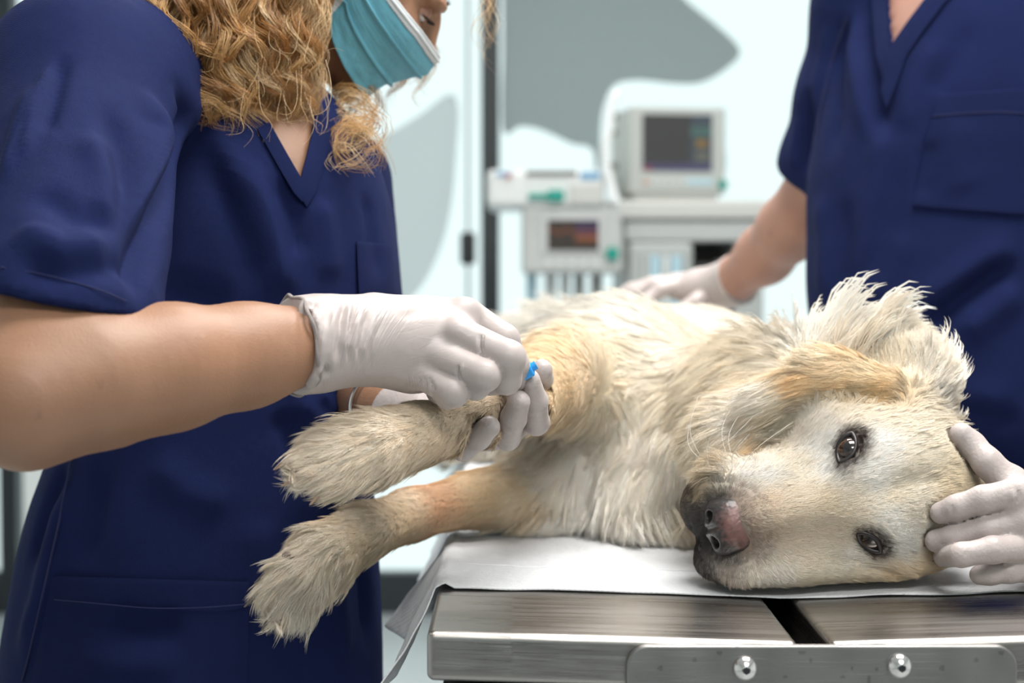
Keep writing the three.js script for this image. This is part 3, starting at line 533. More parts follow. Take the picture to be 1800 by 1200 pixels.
// coat guide: [x, y in the photograph, direction of growth across and down, length in cm, how far it stands off, colour]
const cream = [0.82, 0.70, 0.51], pale = [0.88, 0.79, 0.65], gold = [0.76, 0.57, 0.35], amber = [0.62, 0.40, 0.19], beige = [0.70, 0.59, 0.45], tan = [0.60, 0.48, 0.34], white = [0.92, 0.88, 0.79], soot = [0.09, 0.085, 0.08], smoke = [0.36, 0.31, 0.27], rust = [0.55, 0.29, 0.15];
const COAT = [
  // face
  [1400, 880, 1, -0.15, 0.9, 0.12, beige], [1350, 875, 1, -0.1, 0.6, 0.12, [0.45, 0.35, 0.25]], [1440, 880, 1, -0.15, 1.0, 0.12, [0.72, 0.59, 0.41]], [1360, 930, 1, 0.1, 0.7, 0.12, [0.5, 0.4, 0.3]], [1400, 950, 1, 0.2, 0.9, 0.12, beige], [1450, 930, 1, 0.05, 1.0, 0.12, beige],
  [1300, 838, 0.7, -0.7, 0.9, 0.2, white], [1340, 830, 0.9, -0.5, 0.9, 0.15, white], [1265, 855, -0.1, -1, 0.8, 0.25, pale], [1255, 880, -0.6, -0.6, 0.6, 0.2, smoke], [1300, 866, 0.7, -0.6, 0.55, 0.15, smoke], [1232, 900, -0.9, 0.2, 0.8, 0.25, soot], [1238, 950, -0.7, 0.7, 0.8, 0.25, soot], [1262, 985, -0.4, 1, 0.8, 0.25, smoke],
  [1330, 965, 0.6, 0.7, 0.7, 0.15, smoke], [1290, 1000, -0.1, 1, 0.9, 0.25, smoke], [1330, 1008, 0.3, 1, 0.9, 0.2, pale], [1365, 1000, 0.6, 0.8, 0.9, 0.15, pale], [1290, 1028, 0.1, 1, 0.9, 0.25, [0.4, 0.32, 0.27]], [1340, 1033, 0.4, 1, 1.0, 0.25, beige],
  [1400, 820, 0.8, -0.55, 1.0, 0.12, cream], [1440, 790, 0.6, -0.75, 1.1, 0.12, white], [1450, 830, 0.8, -0.5, 1.1, 0.12, white], [1430, 745, 0.3, -0.9, 1.1, 0.12, pale], [1360, 800, 0.3, -0.9, 1.1, 0.14, cream], [1330, 810, -0.3, -0.9, 1.2, 0.15, cream], [1500, 720, 0.7, -0.6, 1.2, 0.12, cream], [1460, 720, 0.5, -0.8, 1.2, 0.12, cream],
  [1545, 780, 0.9, -0.3, 1.1, 0.12, white], [1530, 842, 1, -0.2, 1.0, 0.12, white], [1560, 740, 0.8, -0.5, 1.3, 0.14, cream], [1500, 875, 1, -0.15, 0.9, 0.12, [0.76, 0.66, 0.5]], [1560, 870, 1, -0.1, 1.1, 0.12, [0.76, 0.63, 0.44]], [1610, 820, 1, -0.2, 1.2, 0.14, cream], [1620, 760, 0.9, -0.45, 1.6, 0.16, cream],
  [1660, 850, 1, -0.2, 1.4, 0.14, [0.74, 0.6, 0.4]], [1590, 900, 1, 0.0, 1.2, 0.12, [0.78, 0.68, 0.52]], [1565, 912, 1, 0, 0.9, 0.12, white], [1480, 930, 1, 0.1, 0.8, 0.12, beige], [1490, 975, 1, 0.3, 0.9, 0.12, pale], [1582, 955, 1, 0.2, 1.0, 0.14, white], [1620, 1000, 1, 0.25, 1.2, 0.14, gold], [1560, 1005, 1, 0.25, 1.2, 0.14, gold],
  [1440, 985, 1, 0.25, 1.0, 0.12, cream], [1420, 1012, 1, 0.1, 1.0, 0.14, cream], [1500, 1015, 1, 0.1, 1.1, 0.14, [0.77, 0.64, 0.45]], [1660, 1005, 1, 0.2, 1.3, 0.15, gold],
  // ear and crown
  [1480, 655, -1, 0.05, 2.2, 0.16, gold], [1540, 655, -0.9, -0.1, 2.0, 0.16, [0.76, 0.6, 0.38]], [1430, 668, -1, 0.3, 2.4, 0.18, amber], [1590, 650, -0.2, -0.8, 2.2, 0.3, cream], [1560, 685, -1, 0.1, 1.4, 0.12, amber], [1480, 686, -1, 0.1, 1.6, 0.12, amber], [1390, 715, -1, 0.6, 2.6, 0.2, cream],
  [1640, 660, 0.5, -0.9, 2.8, 0.5, pale], [1660, 690, 0.9, -0.5, 2.4, 0.4, pale], [1640, 720, 0.8, -0.6, 1.6, 0.2, cream],
  // neck and ruff
  [1470, 600, 0.45, -1, 4.2, 0.75, white], [1520, 612, 0.7, -0.9, 4.0, 0.7, pale], [1430, 605, 0.0, -1, 4.2, 0.7, white], [1390, 615, -0.5, -0.8, 3.4, 0.4, pale], [1440, 635, -0.9, -0.2, 3.0, 0.25, cream], [1340, 640, -1, 0.2, 3.2, 0.2, cream], [1360, 690, -1, 0.4, 3.4, 0.22, pale], [1320, 740, -1, 0.45, 3.6, 0.24, pale], [1290, 780, -1, 0.5, 3.4, 0.22, cream], [1330, 775, -0.8, 0.7, 2.6, 0.15, amber], [1270, 820, -0.8, 0.7, 3.0, 0.2, gold], [1240, 770, -1, 0.5, 3.4, 0.2, cream], [1230, 850, -0.5, 0.9, 3.0, 0.22, gold],
  // breast
  [1180, 690, -0.8, 0.5, 2.8, 0.16, cream], [1240, 690, -1, 0.3, 3.0, 0.18, cream], [1190, 620, -1, 0.1, 2.4, 0.12, pale], [1080, 690, 0.6, 0.2, 2.2, 0.16, cream], [1040, 690, -0.8, 0.3, 1.8, 0.12, [0.74, 0.58, 0.4]], [1060, 665, -0.3, -1, 1.8, 0.14, cream], [1050, 740, -0.4, 1, 3.2, 0.2, cream], [1110, 740, 0.2, 1, 3.6, 0.24, pale], [1000, 740, -0.8, 0.6, 2.4, 0.14, gold], [980, 700, -0.9, 0.3, 2.0, 0.12, gold],
  [980, 820, -0.5, 0.9, 4.4, 0.18, pale], [1040, 830, -0.3, 1, 4.8, 0.18, white], [1110, 830, 0.0, 1, 5.0, 0.18, pale], [1170, 800, -0.2, 1, 4.2, 0.16, pale], [1000, 890, -0.3, 1, 4.4, 0.22, white], [1080, 900, 0, 1, 4.6, 0.22, white], [1150, 900, 0.2, 1, 4.4, 0.2, pale], [1200, 920, 0.2, 1, 3.6, 0.26, gold], [960, 870, -0.6, 0.9, 3.4, 0.25, gold],
  // flank, loin, far end
  [1000, 610, -1, 0.1, 2.2, 0.12, gold], [1090, 610, -1, 0.05, 2.2, 0.12, cream], [1290, 590, -1, -0.1, 2.4, 0.12, pale], [1240, 565, -0.9, -0.2, 2.2, 0.12, white], [1100, 560, -1, -0.1, 2.4, 0.14, white], [1000, 560, -0.9, -0.4, 3.6, 0.28, white], [940, 550, -0.8, -0.6, 4.0, 0.32, white], [1060, 540, -0.4, -0.9, 3.2, 0.28, white],
  // upper foreleg
  [985, 650, -1, 0.2, 1.8, 0.12, gold], [930, 700, -1, 0.4, 1.3, 0.1, tan], [860, 730, -1, 0.42, 1.2, 0.1, tan], [800, 760, -1, 0.45, 1.2, 0.1, tan], [740, 760, -1, 0.4, 1.4, 0.12, [0.62, 0.5, 0.35]], [690, 725, -1, 0.25, 1.8, 0.16, beige], [680, 790, -1, 0.45, 1.6, 0.14, [0.7, 0.58, 0.43]], [630, 760, -1, 0.15, 2.6, 0.25, [0.7, 0.59, 0.45]], [620, 800, -1, 0.45, 1.7, 0.16, [0.74, 0.63, 0.48]], [560, 800, -1, 0.35, 1.8, 0.2, beige], [570, 840, -0.8, 0.7, 2.2, 0.28, [0.68, 0.57, 0.45]], [640, 840, -0.7, 0.8, 2.4, 0.28, [0.64, 0.54, 0.42]], [700, 825, -0.9, 0.6, 1.6, 0.16, beige],
  // lower foreleg
  [930, 850, -1, 0.25, 1.6, 0.1, [0.66, 0.5, 0.3]], [860, 870, -1, 0.3, 1.3, 0.1, [0.66, 0.49, 0.28]], [790, 885, -1, 0.35, 1.1, 0.1, rust], [800, 920, -1, 0.3, 1.2, 0.1, [0.66, 0.47, 0.28]], [720, 880, -1, 0.25, 1.3, 0.12, tan], [720, 930, -1, 0.35, 1.2, 0.12, [0.68, 0.52, 0.32]], [650, 905, -1, 0.2, 2.0, 0.2, beige], [640, 945, -1, 0.5, 1.4, 0.12, [0.68, 0.54, 0.36]], [570, 940, -0.9, 0.5, 2.0, 0.2, [0.74, 0.63, 0.47]], [560, 990, -0.7, 0.9, 2.2, 0.22, beige], [510, 990, -0.7, 0.8, 1.8, 0.2, beige], [500, 1030, -0.6, 1, 2.0, 0.25, [0.68, 0.58, 0.46]], [545, 1040, -0.45, 1, 2.8, 0.3, [0.74, 0.66, 0.54]], [590, 1010, -0.5, 1, 2.2, 0.25, beige],
];
const guides = [];
for (const [x, y, dx, dy, L, lift, col] of COAT) {
  const p = hit(dogField, x, y, 1.05, 2.8); if (!p) { console.log('no coat at', x, y); continue; }
  const n = grad(dogField, p, 0.004), q = sub(P(x + dx * 5, y + dy * 5, -p[2]), p); let t = sub(q, mul(n, dot(q, n))); if (len(t) < 1e-6) t = q;
  guides.push({ p, n, t: norm(t), L: L * 0.01, lift, col });
}
for (const [p, t, L, lift, col] of [[[-0.2, 0.98, -2.4], [-1, -0.1, 0], 0.03, 0.25, pale], [[-0.05, 1.0, -2.3], [-1, 0, -0.2], 0.03, 0.2, pale], [[0.2, 0.98, -2.3], [0, 0, -1], 0.03, 0.2, pale], [[0.3, 1.0, -2.0], [0, -0.4, -1], 0.03, 0.2, pale], [[0.3, 0.96, -2.62], [1, 0, -0.2], 0.05, 0.3, white], [[0.28, 0.99, -1.75], [0.3, -0.6, -1], 0.03, 0.2, cream]]) guides.push({ p, n: [0, 1, 0], t: norm(t), L, lift, col });

// colour of the coat in one place, with the dark rims of eyes and lips
function coatAt(p) {
  const soft = p[2] > -1.47 && p[0] > 0.1 ? 1.2e-4 : 6e-4; let w = 0, t = [0, 0, 0], L = 0, lift = 0, c = [0, 0, 0];
  for (const g of guides) {
    const d2 = (p[0] - g.p[0]) ** 2 + (p[1] - g.p[1]) ** 2 + (p[2] - g.p[2]) ** 2, k = 1 / ((d2 + soft) * (d2 + soft));
    w += k; t[0] += g.t[0] * k; t[1] += g.t[1] * k; t[2] += g.t[2] * k; L += g.L * k; lift += g.lift * k; c[0] += g.col[0] * k; c[1] += g.col[1] * k; c[2] += g.col[2] * k;
  }
  c = mul(c, 1 / w); L /= w; lift /= w; let dark = 0, tint = [0.05, 0.045, 0.045];
  for (let i = 0; i < 2; i++) {                     // dark skin and lashes round the eyes
    const e = eyes[i], q = sub(p, e.c), a = dot(q, e.t), b = dot(q, e.s), r = sqrt((a / (e.ra + 0.003)) ** 2 + (b / (e.rb + 0.0035)) ** 2);
    const tear = i ? exp(-(((a + 0.014) / 0.007) ** 2 + (b / 0.006) ** 2)) * 0.6 : exp(-(((a - 0.017) / 0.011) ** 2 + ((b + 0.001) / 0.009) ** 2)) * 1.0;
    const k = clamp(max(1 - sstep(0.95, 1.75, r), tear) + 0.0) * (len(q) < 0.05 ? 1 : 0);
    dark = max(dark, k * 0.95); tint = [0.060, 0.042, 0.036]; L *= 1 - 0.45 * clamp(1.8 - r);
  }
  if (p[2] > -1.5 && p[0] > 0.08) {                 // dark lips and muzzle tip
    const [f, r, u] = toHead(p[0], p[1], p[2]), d = noseField(p[0], p[1], p[2]), n = fbm(p[0] * 150, p[1] * 150, p[2] * 150, 2);
    const k = clamp(max(sstep(0.018, 0.001, d + 0.003 * n) * 0.8, sstep(0.012, 0.0, d + 0.006 * n) * mix(0.3, 0.85, sstep(8.6, 10.4, f)), sstep(8.8, 10.6, f + n) * sstep(-3.6, -5.2, u) * 0.9));
    dark = max(dark, k * 0.88); L = mix(L, 0.008, k); if (k > 0.02) tint = lerp3([0.05, 0.045, 0.045], [0.24, 0.17, 0.125], sstep(10.4, 8.8, f) * sstep(-6, -4, u));
  }
  if (p[0] < 0.02 && p[2] > -1.7) { const g = (c[0] + c[1] + c[2]) / 3; c = lerp3(c, [g * 1.06, g, g * 0.93], 0.12); c = mul(c, 1.08); }
  return { t, L, lift, c, dark, tint };
}
const dogThing = thing('dog', 'cream golden long-haired dog lying on its side on the white pad', 'dog', [0.12, TABLE_Y, -1.9]);
log('dog guides ' + guides.length);
{ // finer mesh for the nose, the eyes, claws and pads
  const c = hp(10.4, 0, -3.7), R = 0.038, g = skin(noseField, add(c, [-R, -R, -R]), add(c, [R, R, R]), 0.0011);
  paint(g, (x, y, z) => { const [f, r, u] = toHead(x, y, z), n = fbm(x * 420, y * 420, z * 420, 3), pink = clamp((1 - sstep(0.45, 1.15, sqrt(((f - 9.8) / 1.7) ** 2 + ((r + 0.2) / 2.1) ** 2 + ((u + 2.2) / 1.9) ** 2))) * 1.15 + n * 0.8 - 0.12); return lerp3([0.030, 0.028, 0.028], [0.17, 0.082, 0.072], clamp(pink)); });
  part(dogThing, 'nose', g, std({ color: lin(1, 1, 1), vertexColors: true, roughness: 0.42, clearcoat: 0.25, clearcoatRoughness: 0.4 }), 'pinkish brown nose leather with dark nostrils');
}
eyes.forEach((e, i) => {
  const r = 0.0130, c = sub(e.c, mul(e.n, i ? 0.0115 : 0.0102));
  const look = norm(add(e.n, add(mul(toCam, 0.5), [0.05, 0.08, 0])));
  const g = new THREE.SphereGeometry(r, 48, 32); g.translate(...c);
  paint(g, (x, y, z) => { const q = norm(sub([x, y, z], c)), a = Math.acos(clamp(dot(q, look), -1, 1)), n = noise3(x * 900, y * 900, z * 900); return a < 0.36 ? [0.005, 0.004, 0.004] : a < 0.66 ? mul([0.040, 0.017, 0.008], 1 + 0.35 * n) : a < 0.76 ? [0.010, 0.007, 0.006] : [0.10, 0.075, 0.07]; });
  part(dogThing, 'eye', g, std({ color: lin(1, 1, 1), vertexColors: true, roughness: 0.12, clearcoat: 1, clearcoatRoughness: 0.03 }), i ? 'half-closed lower dark brown eye' : 'open upper dark brown eye');
  // lid rim
  const run = []; for (let k = 0; k < 22; k++) { const a = k / 22 * 2 * PI, cx = cos(a), p = add(e.c, add(mul(e.t, cx * (e.ra + 0.0018)), mul(e.s, Math.sign(sin(a)) * (e.rb + 0.0008) * pow(max(0, 1 - pow(abs(cx), 1.9)), 0.8)))); const d = dogField(...p), n = grad(dogField, p, 0.003); run.push(sub(p, mul(n, d + 0.0004))); }
  part(dogThing, 'eyelid', tube(run, 0.0021, 88, 8, true), std({ color: lin(0.014, 0.011, 0.011), roughness: 0.4 }));
});
// claws and pads
toes.forEach(([a, b, r], i) => {
  const d = norm(sub(b, a)), q = add(b, mul(d, r * 0.85)), pts = [add(q, mul(d, -0.003)), add(q, mul(d, 0.007)), add(add(q, mul(d, 0.015)), [0, -0.004, 0])];
  const g = tube(pts, 0.0023, 10, 8), p = g.attributes.position; for (let k = 0; k < p.count; k++) { const s = floor(k / 9) / 10, c = V3(lerp3(pts[0], pts[2], s)), v = new THREE.Vector3().fromBufferAttribute(p, k); v.lerp(c, s * s * 0.75); p.setXYZ(k, v.x, v.y, v.z); } g.computeVertexNormals();
  part(dogThing, 'claw', g, std({ color: i < 4 ? lin(0.32, 0.22, 0.15) : lin(0.12, 0.10, 0.09), roughness: 0.35 }));
});
{ const c0 = (hit(dogField, 506, 976, 1.1, 1.6) ?? hit(dogField, 520, 985, 1.1, 1.6)), c = sub(c0, mul(grad(dogField, c0), 0.002)); const g = skin(union([ell(c, [0.0065, 0.005, 0.0055]), ell(add(c, [-0.002, -0.007, 0.001]), [0.004, 0.004, 0.004])], 0.006), add(c, [-0.03, -0.04, -0.02]), add(c, [0.03, 0.03, 0.02]), 0.0022);
  part(dogThing, 'paw_pad', displace(g, (x, y, z) => 0.0004 * noise3(x * 500, y * 500, z * 500)), std({ color: lin(0.10, 0.06, 0.055), roughness: 0.6 }), 'dark bare pad of the lower paw'); }
{ seed(9); const wh = []; for (const s of [1]) for (let k = 0; k < 8; k++) { const b0 = hp(rr(7.5, 10), s * rr(3.2, 4.6), rr(-6.5, -4.2)), d = headField(...b0), n = grad(headField, b0, 0.003), q = sub(b0, mul(n, d)), o = norm(add(add(mul(n, 0.8), mul(HF, rr(-0.7, 0.2))), mul(HR, s * 0.3))), l = rr(0.03, 0.06); wh.push(tube([q, add(q, mul(o, l * 0.5)), add(add(q, mul(o, l)), mul(HF, -l * 0.35))], 0.00018, 10, 4)); }
  part(dogThing, 'whiskers', merge(wh), std({ color: lin(0.85, 0.82, 0.76), roughness: 0.5 })).userData.kind = 'stuff'; }
log('dog features');

// ------------------------------------------------------------------ head of the woman: bent over, looking down to the right
const WE = P(750, 30, 1.575);                                   // her right eye
const wU = norm([0.66, 0.75, 0.0]), wF0 = [0.75, -0.64, -0.2], wFd = norm(sub(wF0, mul(wU, dot(wF0, wU)))), wR = norm(cross(wFd, wU));   // wR: her right, towards the camera
const wC = sub(sub(WE, mul(wFd, 0.082)), mul(wR, 0.032));       // middle of the head at eye height
const wp = (f, r, u) => add(wC, add(add(mul(wFd, f * 0.01), mul(wR, r * 0.01)), mul(wU, u * 0.01)));
const wLocal = (x, y, z) => { const q = [x - wC[0], y - wC[1], z - wC[2]]; return [dot(q, wFd) * 100, dot(q, wR) * 100, dot(q, wU) * 100]; };
const wHeadParts = [[ell([-1.2, 0, 3.0], [9.6, 7.5, 8.6]), 0], [ell([2.6, 0, -3.2], [6.2, 6.0, 7.2]), 3], [ell([6.0, 0, -8.6], [2.6, 2.8, 2.4]), 2.5], [cap([9.0, 0, 0.6], [10.6, 0, -3.2], 0.85, 1.15), 1.0], [ell([10.3, 0, -4.0], [1.2, 1.6, 1.0]), 0.8], [ell([7.4, 3.2, 1.6], [1.9, 2.6, 1.0]), 1.2], [ell([7.4, -3.2, 1.6], [1.9, 2.6, 1.0]), 1.2], [ell([6.6, 3.9, -2.6], [2.4, 2.2, 2.4]), 1.6], [ell([6.6, -3.9, -2.6], [2.4, 2.2, 2.4]), 1.6], [ell([7.6, 0, -6.2], [1.8, 2.6, 1.6]), 1.2], [ell([-1.0, 7.2, -1.6], [1.7, 0.8, 3.0]), 0.5], [ell([-1.0, -7.2, -1.6], [1.7, 0.8, 3.0]), 0.5]];
const wNeck = chain([[P(430, 120, 1.56), 0.062], [wp(-3.5, 0, -7.5), 0.054]], 0.03);
const wHead = (x, y, z) => {
  const [f, r, u] = wLocal(x, y, z); let d = wHeadParts[0][0](f, r, u);
  if (d < 14) { for (let i = 1; i < wHeadParts.length; i++) d = smin(d, wHeadParts[i][0](f, r, u), wHeadParts[i][1]);
    for (const s of [1, -1]) { d += 0.75 * exp(-(((f - 8.4) ** 2) / 2.2 + (r - 3.2 * s) ** 2 / 2.4 + (u + 0.1) ** 2 / 1.1)); } }
  return smin(d * 0.01, wNeck(x, y, z), 0.025);
};

// ------------------------------------------------------------------ the woman in navy scrubs
const sec = (py, xl, xr, d, b, t = 0) => { const l = P(xl, py, d), r = P(xr, py, d); return { y: l[1], x: (l[0] + r[0]) / 2, z: -d, a: (r[0] - l[0]) / 2, b, t }; };
const skinTone = (base, red) => (x, y, z) => { const n = fbm(x * 16, y * 16, z * 16, 3), m = fbm(x * 90, y * 90, z * 90, 2), f = noise3(x * 210, y * 210, z * 210) > 0.86 ? 0.82 : 1; return [base[0] * (1 + 0.10 * n + 0.06 * m) * f, base[1] * (1 + 0.05 * n - 0.05 * max(0, n) * red + 0.06 * m) * f, base[2] * (1 - 0.04 * n + 0.05 * m) * f]; };

const wTorso = loft([
  sec(1290, -15, 672, 1.56, 0.155), sec(1200, 2, 672, 1.56, 0.155), sec(1100, 14, 671, 1.56, 0.152), sec(1000, 32, 668, 1.56, 0.150), sec(900, 56, 660, 1.56, 0.146), sec(800, 92, 652, 1.56, 0.142), sec(700, 120, 658, 1.56, 0.142), sec(600, 132, 690, 1.56, 0.146), sec(500, 140, 702, 1.56, 0.150),
  sec(400, 150, 692, 1.56, 0.148), sec(320, 165, 676, 1.56, 0.140), sec(240, 185, 640, 1.56, 0.122), sec(170, 205, 585, 1.56, 0.102), sec(110, 215, 520, 1.56, 0.085), sec(60, 235, 460, 1.56, 0.068), sec(20, 270, 420, 1.56, 0.05)]);
const wShoulder = cap(P(330, 105, 1.52), P(150, 150, 1.37), 0.055, 0.072);
const wSleeve = cap(P(150, 175, 1.36), P(98, 560, 1.145), 0.080, 0.076);
const hemA = P(0, 512, 1.10), hemB = P(228, 556, 1.13), hemC = P(110, 545, 1.06);
let hemN = norm(cross(sub(hemB, hemA), sub(hemC, hemA))); if (hemN[1] > 0) hemN = mul(hemN, -1);
const hemSide = (x, y, z) => (x - hemA[0]) * hemN[0] + (y - hemA[1]) * hemN[1] + (z - hemA[2]) * hemN[2];
const wArm = chain([[P(150, 200, 1.37), 0.058], [P(100, 480, 1.165), 0.049], [P(48, 690, 1.085), 0.0405]], 0.02);
const wElbow = P(48, 700, 1.085);
const wFore = union([chain([[P(56, 708, 1.085), 0.034], [P(170, 668, 1.11), 0.0445], [P(300, 645, 1.14), 0.0415], [P(430, 625, 1.18), 0.035], [P(560, 602, 1.225), 0.0295]], 0.02), ell(P(36, 745, 1.08), [0.022, 0.022, 0.022])], 0.03);
const wSleeveShell = (x, y, z) => { const d = smin(wSleeve(x, y, z), wShoulder(x, y, z), 0.05), s = hemSide(x, y, z); return smax(d, s, 0.006); };
// the far arm comes round from behind
const wFarArm = chain([[P(590, 330, 1.72), 0.052], [P(625, 560, 1.66), 0.042], [P(635, 690, 1.52), 0.036], [P(690, 722, 1.42), 0.027], [P(735, 742, 1.38), 0.024]], 0.02);
const wFarSleeve = cap(P(592, 320, 1.71), P(622, 600, 1.67), 0.058, 0.054);
// neck opening: a wedge cut through the cloth
const vTip = hit(wTorso, 531, 322, 1.1, 1.9), vN = grad(wTorso, vTip, 0.02);
const vL = hit(wTorso, 470, 215, 1.1, 1.9), vR = hit(wTorso, 560, 205, 1.1, 1.9) ?? P(560, 205, 1.5);
const plane = (a, b, n) => { const m = norm(cross(sub(b, a), n)); return (x, y, z) => (x - a[0]) * m[0] + (y - a[1]) * m[1] + (z - a[2]) * m[2]; };
const vPlaneL = plane(vTip, vL, vN), vPlaneR = plane(vR, vTip, vN);
const vIn = add(vTip, add(mul(sub(lerp3(vL, vR, 0.5), vTip), 0.5), [0, 0, 0])), sL = Math.sign(vPlaneL(...vIn)), sR = Math.sign(vPlaneR(...vIn));
const wedge = (x, y, z) => max(-sL * vPlaneL(x, y, z), -sR * vPlaneR(x, y, z));
const wTop0 = (x, y, z) => {
  let d = smin(wTorso(x, y, z), wSleeveShell(x, y, z), 0.018);
  d = smin(d, max(wFarSleeve(x, y, z), P(660, 600, 1.66)[1] - y), 0.03);
  return d;
};
const wTop = (x, y, z) => smax(wTop0(x, y, z), -max(wedge(x, y, z), -(wTorso(x, y, z) + 0.009)), 0.002);
// folds of the cloth, each a run across the garment
const wF = (run, w, h) => ({ pts: onto(wTop0, run, 0.9, 1.9), w, h });
const wFolds = foldField([
  wF([[292, 120], [330, 210], [310, 300], [270, 380], [240, 470], [232, 540]], 0.012, -0.012), wF([[255, 150], [285, 240], [262, 330], [225, 420]], 0.014, 0.008),
  wF([[60, 140], [30, 230], [4, 330]], 0.006, 0.005), wF([[92, 100], [62, 190], [36, 300]], 0.005, 0.004), wF([[115, 90], [95, 170], [78, 240]], 0.006, -0.004),
  wF([[180, 170], [215, 260], [222, 340], [200, 420]], 0.012, -0.006), wF([[150, 220], [190, 320], [190, 400]], 0.012, 0.005), wF([[20, 400], [110, 440], [200, 430]], 0.012, 0.006), wF([[10, 460], [100, 480], [190, 470], [225, 450]], 0.010, -0.005), wF([[60, 330], [130, 380], [210, 390]], 0.012, -0.004),
  wF([[300, 130], [380, 240], [430, 340], [470, 470], [490, 530]], 0.016, 0.007), wF([[360, 250], [400, 350], [440, 440], [460, 520]], 0.012, -0.006), wF([[430, 270], [470, 370], [500, 470], [508, 530]], 0.010, 0.006),
  wF([[480, 300], [515, 390], [530, 460]], 0.010, -0.005), wF([[560, 340], [575, 420], [580, 500]], 0.012, 0.005), wF([[640, 330], [655, 410], [660, 500]], 0.010, -0.004), wF([[250, 520], [320, 510], [420, 540]], 0.014, -0.006),
  wF([[520, 690], [560, 740], [620, 790]], 0.010, 0.006), wF([[480, 720], [520, 780], [560, 830]], 0.012, -0.006), wF([[560, 680], [590, 730]], 0.008, 0.005), wF([[600, 690], [625, 760], [640, 820]], 0.008, -0.005),
  wF([[130, 830], [95, 950], [70, 1060], [30, 1180]], 0.014, 0.007), wF([[118, 800], [80, 900], [50, 1010]], 0.010, -0.006), wF([[180, 800], [165, 900], [140, 1000]], 0.012, -0.006),
  wF([[260, 800], [330, 860], [420, 890]], 0.016, 0.005), wF([[560, 860], [580, 980], [600, 1100], [600, 1190]], 0.014, 0.006), wF([[630, 880], [640, 1000], [650, 1150]], 0.010, -0.006), wF([[450, 900], [470, 1000], [480, 1120]], 0.018, 0.005), wF([[180, 1080], [260, 1110], [330, 1090]], 0.014, -0.005), wF([[130, 1150], [220, 1170], [330, 1160]], 0.014, 0.005),
]);
const wTopF = (x, y, z) => wTop(x, y, z) - 1.35 * wFolds(x, y, z);
const woman = thing('person', 'person with wavy blonde hair, blue face mask and navy scrubs holding the dog\'s foreleg', 'person', [P(340, 1100, 1.56)[0], 0, -1.56]);
